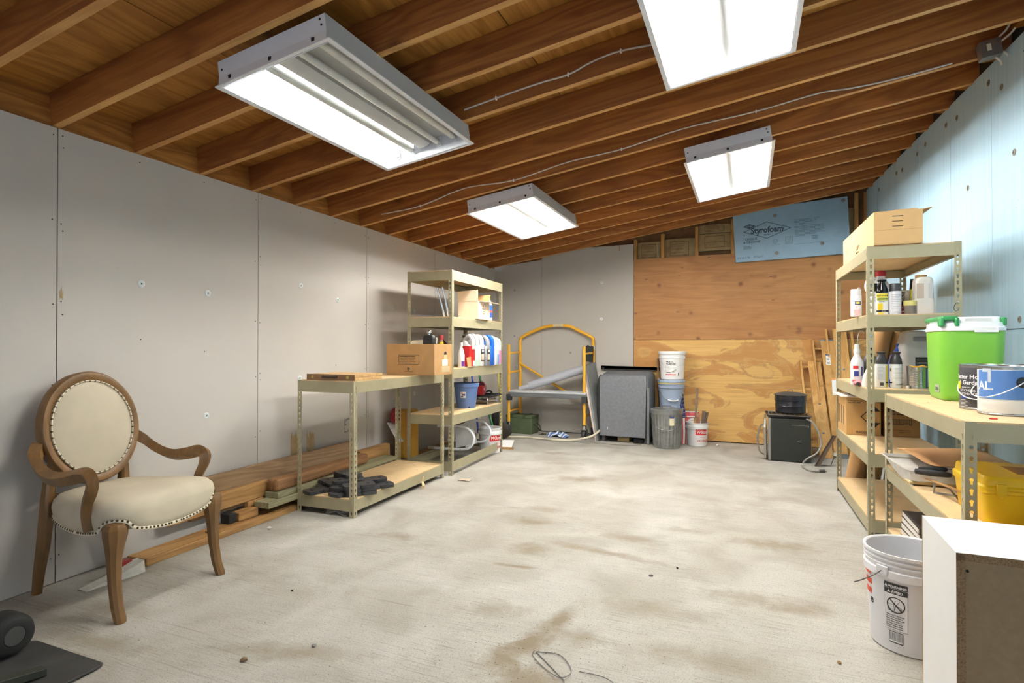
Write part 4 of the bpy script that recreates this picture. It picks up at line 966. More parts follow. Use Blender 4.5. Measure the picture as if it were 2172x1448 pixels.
box('box_body', AM, (-.185, .185, -.11, .11, 0, .205), b, bevel=.006); box('lid', AM, (-.19, .19, -.115, .115, .206, .24), b, bevel=.006)
for x in (-.1, .08): box('lid_strap', M((60, 72, 46), .55), (x-.018, x+.018, -.117, .117, .2, .247), b, bevel=.002)
bm = bm_new(); tube(bm, spline([(.187, -.05, .13), (.235, -.04, .1), (.26, 0, .04), (.235, .04, .1), (.187, .05, .13)], 5), .006, 6); obj('rope_handle', bm, M((44, 50, 36), .8), b, smooth=True)
# blue rag
def rag(label, loc, mat, sx, sy, h, seed, name='rag'):
    r = random.Random(seed); bm = bm_new(); n = 14; V_ = []
    for i in range(n+1):
        row = []
        for j in range(n+1):
            u, v = i/n*2-1, j/n*2-1; e = max(0, 1-(u*u+v*v)*.55)
            z = h*e*(.55+.45*math.sin(5*u+seed)*math.cos(4.2*v+seed*2)) + r.uniform(0, .006)
            row.append(bm.verts.new((u*sx*(1+.12*math.sin(3*v+seed)), v*sy*(1+.15*math.cos(4*u+seed)), max(.002, z))))
        V_.append(row)
    for i in range(n):
        for j in range(n): bm.faces.new((V_[i][j], V_[i+1][j], V_[i+1][j+1], V_[i][j+1]))
    o = obj(name, bm, mat, None, loc); so = o.modifiers.new('s', 'SOLIDIFY'); so.thickness = .0025; so.offset = 1; o.data.shade_smooth(); return tag(o, label, 'cloth')
nn = NT('striped_cloth'); wv = nn.wave(nn.coords((1, 1, 1), rot=(0, 0, .5)), 7, 3, 2, 2); PLAID = nn.done(nn.mix(nn.ramp(wv, [(.35, 0), (.6, 1)]), lin(78, 110, 170), lin(214, 218, 224)), .9)
rag('crumpled blue and white rag on the floor between the scaffold wheels', (-2.23, 6.84, 0), PLAID, .13, .08, .075, 2)
rag('small dark rag lying left of the blue and white rag', (-2.46, 6.93, 0), M((76, 70, 62), .9), .045, .035, .02, 5)

# ------------------------------------------------------------------ grey board, carpeted box, bar, stick
PNL = M((128, 130, 128), .7, var=.1)
t = thing('leaning_board', 'grey board leaning beside the right post of the scaffold', 'board', (-1.69, 6.70, 0))
bm = bm_new(); A = [(-.012, -.012, 0), (.018, -.012, 0), (.04, .36, 0), (.01, .36, 0)]; Bv = [(-.205, .12, .90), (-.175, .12, .90), (-.13, .44, .945), (-.16, .44, .945)]
loft(bm, [A, Bv]); obj('board', bm, PNL, t, bevel=.002)
bm = bm_new(); loft(bm, [[(-.02, -.02, .001), (-.006, -.02, .001), (-.006, -.012, .001), (-.02, -.012, .001)], [(-.22, .112, .90), (-.196, .112, .90), (-.196, .12, .90), (-.22, .12, .90)]]); obj('edge_strip', bm, M((206, 186, 178), .6), t)
CARP = M((112, 114, 118), .95, var=.12, vs=40, bump=.5, bs=300); CARPD = M((94, 96, 100), .95, var=.15, vs=40, bump=.5, bs=300)
t = thing('carpeted_box', 'large grey carpeted box with rounded top standing between board and trash can', 'carpeted box', (-1.37, 6.93, 0), math.radians(-3))
bm = bm_new(); secs = []
for y, s_, dz in ((-.185, .97, 0), (-.17, 1.0, 0), (.0, 1.0, .03), (.2, .98, .03), (.225, .94, .02)):
    W = .30*s_; ht = .81+dz; pts = [(-W, y, .07), (W, y, .07)]
    for k in range(7): a = PI/2*k/6; pts.append((W-.07+.07*math.cos(a), y, ht-.07+.07*math.sin(a)))
    for k in range(7): a = PI/2+PI/2*k/6; pts.append((-W+.07+.07*math.cos(a), y, ht-.07+.07*math.sin(a)))
    secs.append(pts)
loft(bm, secs); obj('shell', bm, CARPD, t, smooth=True, angle=40)
bm = bm_new(); secs = []
for z, y, w_ in ((.075, -.235, .275), (.2, -.228, .278), (.5, -.215, .282), (.76, -.20, .283), (.79, -.19, .278), (.80, -.17, .27)): secs.append([(-w_, y, z), (w_-.01, y, z), (w_-.01, y+.02, z), (-w_, y+.02, z)])
loft(bm, secs); fp = obj('front_panel', bm, CARP, t, smooth=True, angle=40)
bm = bm_new(); bx(bm, -.186, -.180, -.2365, -.234, .15, .18); obj('white_scratch', bm, WHITE, fp)
for x in (-.24, .27): box('foot', M((70, 70, 68), .7), (x-.02, x+.015, -.2, .2, 0, .08), t)
box('side_board', M((110, 112, 112), .8), (.285, .315, -.23, -.2, 0, .66), t)
bm = bm_new(); bx(bm, -.08, .06, -.17, .1, .0, .06); obj('tan_sponge', bm, M((170, 146, 104), .9, bump=.6), t, bevel=.015)
bm = bm_new(); bx(bm, .12, .24, -.19, -.1, .0, .05); bx(bm, .13, .16, -.215, -.19, .01, .025); bx(bm, .19, .22, -.215, -.19, .01, .025); obj('plug_block', bm, BLACK, t, bevel=.004)
bm = bm_new(); tube(bm, spline([(-.31, .0, .08), (-.325, -.08, .2), (-.325, -.1, .5), (-.315, -.12, .72), (-.29, -.1, .79)], 5), .02, 8); obj('rubber_seal', bm, M((62, 62, 62), .8), t, smooth=True)
t = thing('steel_bar', 'black steel bar laid across the carpeted box against the back wall', 'bar', (-1.36, 7.17, .862), rot=(0, .015, -.0))
bm = bm_new(); bx(bm, -.39, .38, -.018, .003, -.008, .03); bx(bm, -.39, .38, -.018, -.014, -.02, .03); obj('angle_bar', bm, BLACK, t, bevel=.001)
for x in (-.36, .355): 
    bm = bm_new(); bx(bm, x-.012, x+.012, -.03, -.018, -.02, .012); obj('bracket', bm, BLACK, t)
bm = bm_new(); cyl(bm, (0, 0, 0), (-.065, .17, .99), .0115, 10); tag(obj('wooden_stick', bm, wood('stick_wood', (172, 140, 98), (140, 106, 68), 2, 1, 0), None, (-.975, 6.99, .004), smooth=True), 'thin wooden stick leaning upright left of the stacked buckets', 'stick')
# cream hose
bm = bm_new(); tube(bm, spline([(-1.66, 6.70, .13), (-1.74, 6.60, .07), (-1.95, 6.55, .02), (-2.2, 6.52, .014), (-2.55, 6.58, .014), (-2.78, 6.52, .014), (-2.88, 6.60, .016), (-2.84, 6.68, .03)], 6), .0125, 8)
tag(obj('cream_hose', bm, M((212, 202, 178), .5), None, smooth=True), 'cream hose running along the floor in front of the scaffold wheels', 'hose')
bm = bm_new(); tube(bm, spline([(-2.05, 6.60, .008), (-1.85, 6.52, .008), (-1.6, 6.56, .008), (-1.45, 6.52, .008), (-1.3, 6.55, .008), (-1.15, 6.62, .008)], 6), .0065, 6)
tag(obj('grey_cable', bm, M((150, 146, 138), .6), None, smooth=True), 'grey cable lying on the floor in front of the carpeted box', 'cable')

# ------------------------------------------------------------------ trash can, stacked buckets, flag, bag, ice-cream bucket
t = thing('trash_can', 'small galvanized trash can with lid in front of the stacked buckets', 'trash can', (-.862, 6.625, 0))
bm = bm_new(); n = 96; rings = []
for z, r, amp in ((0, .142, 0), (.008, .146, 0), (.02, .146, 0), (.04, .147, .0065), (.36, .166, .0065), (.385, .168, 0), (.415, .170, 0)):
    rings.append([((r+amp*math.cos(2*PI*i/n*24))*math.cos(2*PI*i/n), (r+amp*math.cos(2*PI*i/n*24))*math.sin(2*PI*i/n), z) for i in range(n)])
loft(bm, rings); obj('can_body', bm, GALV, t, smooth=True, angle=50)
bm = bm_new(); lathe(bm, [(.170, .385), (.178, .385), (.179, .43), (.172, .437), (.16, .438), (.155, .432), (.1, .440), (0, .446)], 48); ld = obj('lid', bm, GALV, t, smooth=True, angle=40)
bm = bm_new(); tube(bm, [(-.05, 0, .440), (-.045, 0, .468), (.045, 0, .468), (.05, 0, .440)], .005, 8); obj('lid_handle', bm, WIRE, ld)
bail(t, .168, .33, .12, .15, WIRE, .003)
patch('price_sticker', M((222, 212, 176), .6), t, .169, .3, .62, .265, .36, R1=.174); patch('blue_sticker_top', M((40, 60, 140), .5), t, .1735, .32, .60, .345, .362, R1=.175)
b = bucket('grey-blue bucket at the foot of the bucket stack, behind the trash can', (-.853, 6.985, 0), M((150, 162, 178), .45), .132, .150, .365, closed=True, ribs=2)
b = bucket('grey-blue bucket with wire handle in the middle of the bucket stack', (-.855, 6.985, .367), M((150, 164, 184), .42, var=.06), .132, .150, .375, lid=M((156, 172, 194), .4), ribs=3)
bail(b, .158, .30, .16, .25, WIRE, .0022, grip=WHITE)
bm = bm_new(); lathe(bm, [(.157, .335), (.158, .343), (.157, .349)], 30); obj('paint_drip', bm, M((206, 186, 120), .5), b, smooth=True)
b = bucket('white five-gallon bucket marked multi-purpose on top of the bucket stack', (-.845, 6.985, .7505), M((238, 238, 236), .38, var=.02), .132, .149, .33, lid=WHITE, ribs=2)
text('MULTI-\nPURPOSE', INK, b, (0, 0, .205), size=.026, R=.1425, a0=-.36, bold=.0008)
for k, wd in enumerate((.8, .6, .75, .5)): patch('fine_print', M((170, 170, 170), .6), b, .1405, -.36, -.36+.5*wd, .155-.014*k, .158-.014*k)
patch('red_stripe', M((200, 70, 66), .5), b, .1375, -.45, .42, .058, .068); patch('dark_stripe', M((90, 84, 80), .5), b, .1382, -.38, -.02, .085, .092); patch('label_line', M((60, 60, 60), .5), b, .139, -.48, -.465, .09, .22, R1=.1425)
patch('barcode', M((90, 90, 90), .6), b, .137, .62, .7, .05, .085)
for k in range(5):
    a = .08+.06*k; bm = bm_new(); tube(bm, spline([(.1395*math.sin(a), -.1395*math.cos(a), .085), (.1405*math.sin(a+.06), -.1405*math.cos(a+.06), .10+.006*k), (.1405*math.sin(a+.14), -.1405*math.cos(a+.14), .09+.008*k)], 3), .0012, 5); obj('sketch_mark', bm, M((120, 110, 104), .6), b)
bail(b, .156, .255, .1, .2, M((210, 210, 210), .4, .5), .0015)
fg = thing('rolled_flag', 'rolled star-spangled flag leaning between bucket stack and red bag', 'flag', (-.70, 6.90, .002))
def lean(t): return Vector((-.012*t*10*.6+.005*math.sin(t*9), .01*t*10, t))
bm = bm_new(); tube(bm, [lean(.30+.05*k) for k in range(8)], [.038, .037, .036, .036, .035, .033, .03, .026], 12); fb = obj('blue_canton', bm, M((40, 48, 92), .8), fg, smooth=True)
bm = bm_new()
for k in range(7):
    for i in range(12):
        a = 2*PI*i/12+(k % 2)*.26; p = lean(.32+.045*k)+Vector((.0365*math.cos(a), .0365*math.sin(a), 0)); lathe(bm, [(.0055, 0), (.0055, .001), (0, .0015)], 5, mt=T(*p) @ RZ(a) @ RY(PI/2))
o = obj('stars', bm, M((226, 224, 224), .8), fb); o['kind'] = 'stuff'
bm = bm_new(); tube(bm, [lean(.0+.05*k) for k in range(7)], [.034, .036, .037, .038, .038, .038, .038], 16); fs = obj('striped_field', bm, M((214, 206, 200), .8), fg, smooth=True)
for i in range(6):
    a = 2*PI*i/6; bm = bm_new(); tube(bm, [lean(.004+.05*k*.99)+Vector((.0345*math.cos(a+.08*k), .0345*math.sin(a+.08*k), 0)) for k in range(7)], .0085, 6); obj('red_stripe', bm, M((182, 72, 72), .8), fs, smooth=True)
bg = thing('red_bag', 'red sack with white printing standing behind the ice cream bucket', 'bag', (-.655, 7.07, 0), math.radians(4))
bm = bm_new(); secs = []
for z, w_, d_ in ((0, .105, .055), (.02, .115, .065), (.2, .115, .06), (.33, .11, .03), (.365, .108, .006)): secs.append([(x, y, z) for x, y in rrect(2*w_, 2*d_, min(.03, d_*.9), 3)])
loft(bm, secs); obj('sack', bm, M((186, 34, 44), .5, var=.1), bg, smooth=True, angle=50)
text('G', WHITE, bg, (-.03, -.064, .19), size=.15, bold=.004); box('white_print', WHITE, (-.03, .085, -.047, -.045, .305, .318), bg)
box('white_seam', WHITE, (-.1, .1, -.012, .012, .358, .37), bg)
b = icecream('white ice cream bucket holding wood offcuts by the plywood wall', (-.553, 6.88, 0), .1, 'Wilcoxson\'s', .35)
WD = [((120, 100, 80), (-.03, .02), (.0, .03, .42), .014, .012, 'tall dark wood strip standing highest in the ice cream bucket'), ((96, 78, 62), (.03, .0), (.075, .0, .40), .02, .009, 'dark grey slat fanned to the right in the ice cream bucket'), ((86, 72, 58), (.045, .02), (.11, .01, .385), .017, .008, 'rightmost slat leaning out of the ice cream bucket'), ((186, 128, 104), (.005, .0), (.015, .0, .37), .022, .01, 'pinkish offcut in the middle of the ice cream bucket'), ((160, 120, 78), (-.045, -.01), (-.02, -.02, .315), .016, .01, 'short tan offcut at the left in the ice cream bucket'), ((130, 100, 66), (-.015, -.03), (.005, -.035, .33), .012, .01, 'short brown stick at the front of the ice cream bucket')]
for rgb, (x, y), top, hw, hd, lb in WD:
    zt = .66 if 'tall' in lb else top[2]
    p = Vector((-.553+x, 6.88+y, .012)); q = Vector((-.553+top[0]-(.06 if 'tall' in lb else 0)*0, 6.88+top[1], zt)); bm = bm_new()
    loft(bm, [[(a-0, b_, 0) for a, b_ in ((-hw*.6, -hd), (hw*.6, -hd), (hw*.6, hd), (-hw*.6, hd))], [((q-p).x+a, (q-p).y+b_, (q-p).z) for a, b_ in ((-hw, -hd), (hw, -hd), (hw, hd), (-hw, hd))]])
    tag(obj('wood_offcut', bm, M(rgb, .75, var=.2, vs=20), None, p), lb, 'wood offcut', 'offcuts in the ice cream bucket')
# ------------------------------------------------------------------ oven, canner, racks, cord
OB = M((34, 36, 30), .5, .1, var=.1); SIL = M((150, 146, 138), .4, .6)
t = thing('toaster_oven', 'black countertop oven with its silver door ajar on the floor by the plywood', 'oven', (.19, 6.24, 0), math.radians(-1.5))
box('oven_body', OB, (.012, .37, 0, .46, .008, .425), t, bevel=.004)
box('front_frame', SIL, (-.012, .012, -.004, .464, .004, .43), t, bevel=.004)
d_ = thing('x', None, None); bpy.data.objects.remove(d_)
bm = bm_new(); loft(bm, [[(-.05, .0, .02), (-.028, .0, .02), (-.028, .45, .02), (-.05, .45, .02)], [(-.055, .0, .33), (-.032, .0, .33), (-.032, .45, .33), (-.055, .45, .33)], [(-.048, .03, .42), (-.03, .03, .42), (-.03, .42, .42), (-.048, .42, .42)]])
dr = obj('door', bm, SIL, t, bevel=.004)
bm = bm_new(); bx(bm, -.0285, -.02, .03, .42, .04, .36); obj('door_glass', bm, M((20, 20, 20), .15), dr)
bm = bm_new(); tube(bm, spline([(-.052, .06, .36), (-.085, .05, .33), (-.108, .045, .24), (-.108, .045, .17), (-.088, .05, .08), (-.052, .06, .05)], 5), .012, 8, flat=(1.3, .7)); obj('handle', bm, SIL, dr, smooth=True)
for z in (.16, .30):
    bm = bm_new(); cyl(bm, (-.034, .02, z), (-.01, .02, z), .004, 6); obj('hinge_pin', bm, WIRE, t)
bm = bm_new(); bx(bm, .2, .35, -.0012, .0, .365, .367); bx(bm, .345, .35, -.0012, 0, .35, .367); obj('side_groove', bm, M((150, 148, 140), .5), t)
bm = bm_new(); bx(bm, .30, .34, -.0012, 0, .035, .037, RY(-.3) @ T(0, 0, .09)); obj('scratch', bm, M((190, 188, 180), .5), t)
r = thing('oven_racks', 'dark baking tray and wire racks piled on the black oven', 'rack', (.37, 6.46, .432), math.radians(2))
bm = bm_new(); bx(bm, -.19, .17, -.19, .2, 0, .008); tube(bm, [(-.2, -.2, .014), (.18, -.2, .014), (.18, .21, .014), (-.2, .21, .014), (-.2, -.2, .014)], .007, 6); obj('baking_tray', bm, M((38, 38, 38), .5, .3), r)
bm = bm_new(); tube(bm, [(-.19, -.215, .03), (.19, -.215, .022), (.2, .1, .022), (-.18, .1, .03), (-.19, -.215, .03)], .004, 6); tube(bm, [(-.21, -.12, .026), (-.05, -.12, .026), (-.03, -.2, .028), (.2, -.18, .026)], .003, 6)
for k in range(9): cyl(bm, (-.15+.04*k, -.215, .026), (-.15+.04*k, .1, .026), .002, 5)
obj('wire_rack', bm, M((150, 148, 142), .35, .8), r)
t = thing('canning_pot', 'black speckled canning pot with lid on top of the oven', 'pot', (.395, 6.49, .464))
nn = NT('speckled_enamel'); vv = nn.voro(nn.coords(), 150); ENM = nn.done(nn.mix(nn.ramp(vv, [(.12, .5), (.2, 0)]), lin(36, 36, 40), lin(150, 150, 156)), .22)
bm = bm_new(); lathe(bm, [(0, 0), (.13, 0), (.142, .008), (.144, .07), (.1465, .073), (.1445, .077), (.146, .125), (.152, .128), (.152, .134), (.148, .138), (.149, .18), (.152, .183)], 48); obj('pot_body', bm, ENM, t, smooth=True, angle=40)
bm = bm_new(); lathe(bm, [(.156, .182), (.158, .186), (.150, .19), (.12, .202), (.09, .208), (0, .214)], 48); ld = obj('lid', bm, M((70, 68, 64), .6), t, smooth=True, angle=50)
bm = bm_new(); tube(bm, spline([(-.022, 0, .212), (-.02, 0, .234), (.02, 0, .234), (.022, 0, .212)], 4), .004, 6); obj('lid_handle', bm, M((130, 116, 84), .4, .6), ld, smooth=True)
for a in (-.35, PI-.35):
    bm = bm_new(); p = [(.149*math.sin(a+s), -.149*math.cos(a+s), .162) for s in (-.28, .28)]; q = [(.172*math.sin(a+s), -.172*math.cos(a+s), .158) for s in (-.22, .22)]
    tube(bm, spline([p[0], q[0], q[1], p[1]], 5), .006, 6); obj('side_handle', bm, BLACK, t, smooth=True)
t = thing('power_cord', 'thick grey power cord with plug looping from the oven to the floor', 'cord', (.55, 6.2, 0))
bm = bm_new(); tube(bm, spline([(-.03, .01, .435), (.02, -.02, .41), (.075, -.01, .30), (.09, -.03, .2), (.05, -.055, .12), (-.04, -.075, .06), (-.085, -.16, .012), (-.06, -.30, .011), (-.01, -.38, .011), (.045, -.36, .011)], 6), .008, 8); obj('cable', bm, M((140, 138, 130), .5), t, smooth=True)
bm = bm_new(); cyl(bm, (.04, -.362, .013), (.085, -.345, .013), .013, 10, .016); bx(bm, .083, .1, -.352, -.349, .01, .016); bx(bm, .083, .1, -.34, -.337, .01, .016); obj('plug', bm, M((84, 82, 76), .6), t, smooth=True)

# ------------------------------------------------------------------ folded wooden ladders leaning in the far right corner
LAD = wood('ladder_pine', (214, 166, 94), (184, 132, 62), 2, .9, .35, .55, gscale=.7); ZINC = M((140, 146, 150), .35, .7, var=.25, vs=60)
def beam3(bm, p, q, w, d):
    """straight bar from p to q: w across X, d in depth"""
    loft(bm, [[(c.x+a, c.y+b, c.z) for a, b in ((-w/2, -d/2), (w/2, -d/2), (w/2, d/2), (-w/2, d/2))] for c in (Vector(p), Vector(q))])
def ladder(label, x0, y0, x1, y1, ht, w, rungs, gap=.075, cap=False, bolts=()):
    L = thing('wooden_ladder', label, 'ladder', (x0, y0, 0), group='folded wooden ladder sections')
    dx, dy = x1-x0, y1-y0
    bm = bm_new(); beam3(bm, (0, 0, 0), (dx, dy, ht), w, .024); obj('rail', bm, LAD, L, bevel=.002)
    bm = bm_new(); beam3(bm, (-gap-w/2, .06, 0), (dx-gap-w/2, dy+.035, ht-.002), .02, .09); obj('rail', bm, LAD, L, bevel=.002)
    for z in rungs:
        f_ = z/ht; bm = bm_new(); bx(bm, dx*f_-gap-w/2, dx*f_-w/2+.01, dy*f_+.015, dy*f_+.085, z-.009, z+.009); obj('rung', bm, LAD, L)
    for z in bolts:
        f_ = z/ht; bm = bm_new(); lathe(bm, [(.012, 0), (.012, .002), (.006, .006), (0, .006)], 10, mt=T(dx*f_, dy*f_-.0125, z) @ RX(PI/2)); obj('bolt', bm, ZINC, L)
    if cap:
        bm = bm_new(); bx(bm, dx-w/2-.003, dx+w/2+.003, dy-.016, dy+.014, ht-.07, ht+.004); obj('metal_cap', bm, ZINC, L, bevel=.002)
    return L
l1 = ladder('short wooden ladder section nearest the black oven', .735, 6.62, .668, 7.09, .985, .125, (.16, .42, .68, .92), .07, bolts=(.24, .53, .80))
l2 = ladder('wooden ladder section with a galvanized cap and stickers', .875, 6.66, .795, 7.115, 1.215, .125, (.72, 1.0, 1.12), .075, True, bolts=(1.05,))
for (x0, x1, z0, z1, m_) in ((-.03, .012, .94, 1.06, WHITE), (-.03, .012, 1.045, 1.06, M((60, 70, 110), .5)), (-.005, .035, .62, .80, WHITE), (-.005, .035, .785, .80, M((230, 140, 60), .5))):
    zc = (z0+z1)/2; f_ = zc/1.215; fa = math.atan2(.455, 1.215)
    bm = bm_new(); bx(bm, x0, x1, -.0008, 0, -(z1-z0)/2, (z1-z0)/2); obj('sticker', bm, m_, l2, (-.08*f_, .455*f_-.0128-(.0006 if m_ is not WHITE else 0), zc), (-fa, 0, 0))
for k in range(5):
    zc = .955+.015*k; f_ = zc/1.215; bm = bm_new(); bx(bm, -.024, .004, -.0006, 0, -.002, .002); obj('sticker_print', bm, INK, l2, (-.08*f_, .455*f_-.0137, zc), (-math.atan2(.455, 1.215), 0, 0))
l3 = ladder('tallest wooden ladder section, rising behind the right shelving', 1.0, 6.75, .915, 7.12, 1.335, .13, (.9, 1.15), .06, bolts=(.9,))
bm = bm_new(); beam3(bm, (.085, .03, 0), (.03, .36, 1.32), .022, .06); obj('rail', bm, LAD, l3)
bm = bm_new(); bx(bm, -.06, .06, -.02, .012, 0, .045); obj('metal_foot', bm, ZINC, l2, bevel=.002)
t = thing('angle_brace', 'brown steel angle brace propped between oven and right shelving', 'brace', (.60, 6.12, 0))
bm = bm_new(); loft(bm, [[(-.02, -.01, .0), (.02, -.01, .0), (.02, .0, .0), (-.02, .0, .0)], [(.135, .0, .30), (.165, .0, .30), (.165, .012, .30), (.135, .012, .30)]]); obj('angle_iron', bm, M((104, 88, 74), .5, .4), t)
bm = bm_new(); loft(bm, [[(-.02, -.01, .0), (-.008, -.01, .0), (-.008, .03, .0), (-.02, .03, .0)], [(.135, 0, .30), (.143, 0, .30), (.143, .04, .30), (.135, .04, .30)]]); obj('angle_flange', bm, M((92, 78, 66), .5, .4), t)
t = thing('metal_strap', 'thin aluminium strap with a hooked foot beside the steel angle brace', 'strap', (.70, 6.20, 0))
bm = bm_new(); tube(bm, spline([(-.045, -.01, .006), (-.01, -.02, .006), (.02, -.02, .01), (.04, -.01, .05), (.075, .0, .14), (.11, .01, .26)], 5), .009, 6, flat=(1.2, .35)); obj('strap', bm, M((190, 190, 190), .3, .8), t, smooth=True)
bm = bm_new(); bx(bm, .045, .075, -.016, -.010, .10, .13); obj('tag', bm, WHITE, t)

# ------------------------------------------------------------------ cardboard tubes leaning behind the right shelving
CT = M((176, 136, 88), .75, var=.08, vs=5)
for k, (x0, y0, x1, y1, z1) in enumerate(((.775, 5.31, .995, 5.30, 1.27), (.905, 5.35, 1.115, 5.33, 1.30))):
    bm = bm_new(); cyl(bm, (0, 0, 0), (x1-x0, y1-y0, z1), .062 if k == 0 else .058, 24)
    tag(obj('cardboard_tube', bm, CT, None, (x0, y0, .013), smooth=True, angle=40), ('wide cardboard tube leaning behind the right shelving, left one of two' if k == 0 else 'cardboard tube leaning behind the right shelving, darker right one of two'), 'tube', 'cardboard tubes behind the right shelving')
t = tag(box('painted_timber', M((222, 226, 230), .4), (-.025, .025, -.012, .012, 0, .6), None), 'white trim board leaning behind the bottom of the right shelving', 'board'); t.location = (1.02, 5.42, .012); t.rotation_euler = (-.05, .16, .1)
t = tag(box('dark_board', M((70, 58, 48), .6), (-.05, .05, -.012, .012, 0, .62), None), 'dark brown board leaning behind the bottom of the right shelving', 'board'); t.location = (1.10, 5.50, .013); t.rotation_euler = (-.05, .12, .1)

# ------------------------------------------------------------------ right tall shelving, contents
t = carton('cardboard_box', 'long tan carton with three dark bars on top of the right shelving', (.808, 4.485, 1.7545), math.radians(1.2), .247, 1.03, .20, M((202, 164, 112), .85, var=.05), open_top=False)
for z in (.105, .135, .165): box('printed_bar', INK, (-.03, .025, -.5158, -.515, z, z+.004), t)
box('crease', CARDD, (-.12, .12, -.5156, -.515, .086, .0872), t)
flap(t, CARD, [(.1235, -.5, .2), (.1235, .1, .2), (.178, .1, .212), (.172, -.5, .21)])
flap(t, M((202, 164, 112), .85, var=.05), [(-.02, -.515, .2005), (.1, -.515, .2005), (.09, -.44, .217), (-.01, -.44, .213)])
text('Lure', INK, t, (-.1242, .02, .05), rot=(PI/2, 0, -PI/2), size=.06); text('UNIT 2 OF 3', INK, t, (-.1242, .02, .025), rot=(PI/2, 0, -PI/2), size=.018)
box('printed_mark', INK, (-.1243, -.1236, .36, .37, .075, .115), t); box('printed_line', INK, (-.1243, -.1236, -.12, .42, .012, .0135), t)
def spray(label, x, y, z, r, h, body, cap, caph=.03, cone=False, group='spray cans on the right shelving'):
    s = thing('spray_can', label, 'spray can', (x, y, z), group=group); bm = bm_new()
    lathe(bm, [(r*.9, 0), (r, .004), (r, h), (r*.92, h+.004), (0, h+.005)], 24); obj('can_body', bm, body, s, smooth=True, angle=35)
    bm = bm_new()
    if cone: lathe(bm, [(r*.96, h+.001), (r*.98, h+.006), (r*.9, h+.03), (r*.55, h+.06), (r*.5, h+.072), (r*.72, h+.078), (r*.74, h+.086), (0, h+.09)], 24)
    else: lathe(bm, [(r*.96, h+.001), (r*.97, h+.004), (r*.94, h+caph), (r*.88, h+caph+.003), (0, h+caph+.003)], 24)
    obj('cap', bm, cap, s, smooth=True, angle=40); return s
DG = M((58, 58, 60), .45); S2 = 1.3425
s = spray('white spray can with yellow-blue logo, leftmost on the upper right shelf', .652, 4.30, S2, .032, .135, M((234, 234, 234), .35, var=.02), M((240, 240, 240), .4), .042)
patch('logo', M((44, 50, 120), .5), s, .0323, -.35, .75, .075, .10); patch('logo', M((232, 214, 50), .5), s, .033, -.15, .5, .082, .096); patch('printed_band', M((236, 190, 190), .6), s, .0323, -.6, .6, .004, .045); patch('printed_column', M((230, 180, 180), .6), s, .0323, -.2, .05, .05, .068)
box('nozzle', M((190, 188, 184), .4), (.006, .02, -.028, -.01, .176, .19), s, bevel=.003)
s = spray('white spray can with dark cap mostly hidden by the steel post', .722, 4.19, S2, .032, .15, WHITE, DG, .05); text('X', M((40, 80, 180), .5), s, (0, 0, .09), size=.035, R=.0322, a0=.35, bold=.001)
s = spray('yellow and white spray can with glossy black tapered cap on the upper right shelf', .764, 4.12, S2, .0335, .132, M((236, 236, 232), .35, var=.02), M((20, 20, 20), .15), cone=True)
patch('yellow_label', M((236, 216, 60), .4), s, .0337, -1.25, .9, .106, .131); patch('green_band', M((186, 196, 70), .4), s, .0338, -1.1, .75, .088, .105); patch('drop_mark', M((240, 216, 40), .4), s, .0338, -.95, -.1, .03, .07); patch('black_band', BLACK, s, .0338, -1.3, 1.1, .018, .028); patch('yellow_base', M((222, 208, 90), .4), s, .0337, -.95, .1, .003, .016)
text('RUST-OLEUM', INK, s, (0, 0, .115), size=.0105, R=.0346, a0=-1.0, bold=.0003); text('AUTOMOTIVE', INK, s, (0, 0, .094), size=.010, R=.0346, a0=-.95, bold=.0003); text('ENAMEL', INK, s, (0, 0, .078), size=.009, R=.0339, a0=-.7); text('BLACK', WHITE, s, (0, 0, .0205), size=.006, R=.0347, a0=-.2)
s = spray('plain white spray can with dark grey cap on the upper right shelf', .832, 4.12, S2, .033, .142, M((226, 226, 232), .35, var=.02), DG, .046)
for k in range(9): patch('fine_print', M((176, 178, 186), .6), s, .0332, -.75, .75-(k % 3)*.15, .12-.0105*k, .1235-.0105*k, n=6)
text('CAUTION', M((120, 120, 126), .6), s, (0, 0, .012), size=.008, R=.0334, a0=-.4)
b = thing('red_cap_bottle', 'white handled bottle with red cap behind the spray cans', 'bottle', (.79, 4.30, S2))
bm = bm_new(); loft(bm, [[(x, y, z) for x, y in rrect(.11*s_, .08*s_, .03*s_, 4)] for z, s_ in ((0, .95), (.01, 1), (.165, 1), (.2, .9), (.225, .6), (.25, .45), (.262, .45))]); obj('bottle_body', bm, M((232, 230, 226), .4), b, smooth=True, angle=50)
bm = bm_new(); tube(bm, spline([(-.02, 0, .24), (-.05, 0, .25), (-.075, 0, .225), (-.078, 0, .18), (-.055, 0, .15)], 5), .012, 8); obj('handle', bm, M((232, 230, 226), .4), b, smooth=True)
bm = bm_new(); lathe(bm, [(.029, .258), (.030, .262), (.030, .29), (.027, .293), (0, .293)], 24); obj('cap', bm, RED, b, smooth=True, angle=40)
b = thing('red_can', 'narrow red and black can right of the plain white spray can', 'can', (.885, 4.17, S2)); bm = bm_new(); lathe(bm, [(.016, 0), (.017, .003), (.017, .075), (0, .077)], 16); obj('can_body', bm, M((150, 28, 30), .4), b, smooth=True, angle=40); bm = bm_new(); lathe(bm, [(.0175, .06), (.0175, .078), (0, .0785)], 16); obj('lid', bm, BLACK, b, smooth=True)
for z in (.02, .04): patch('white_print', WHITE, b, .0172, -.8, .8, z, z+.004)
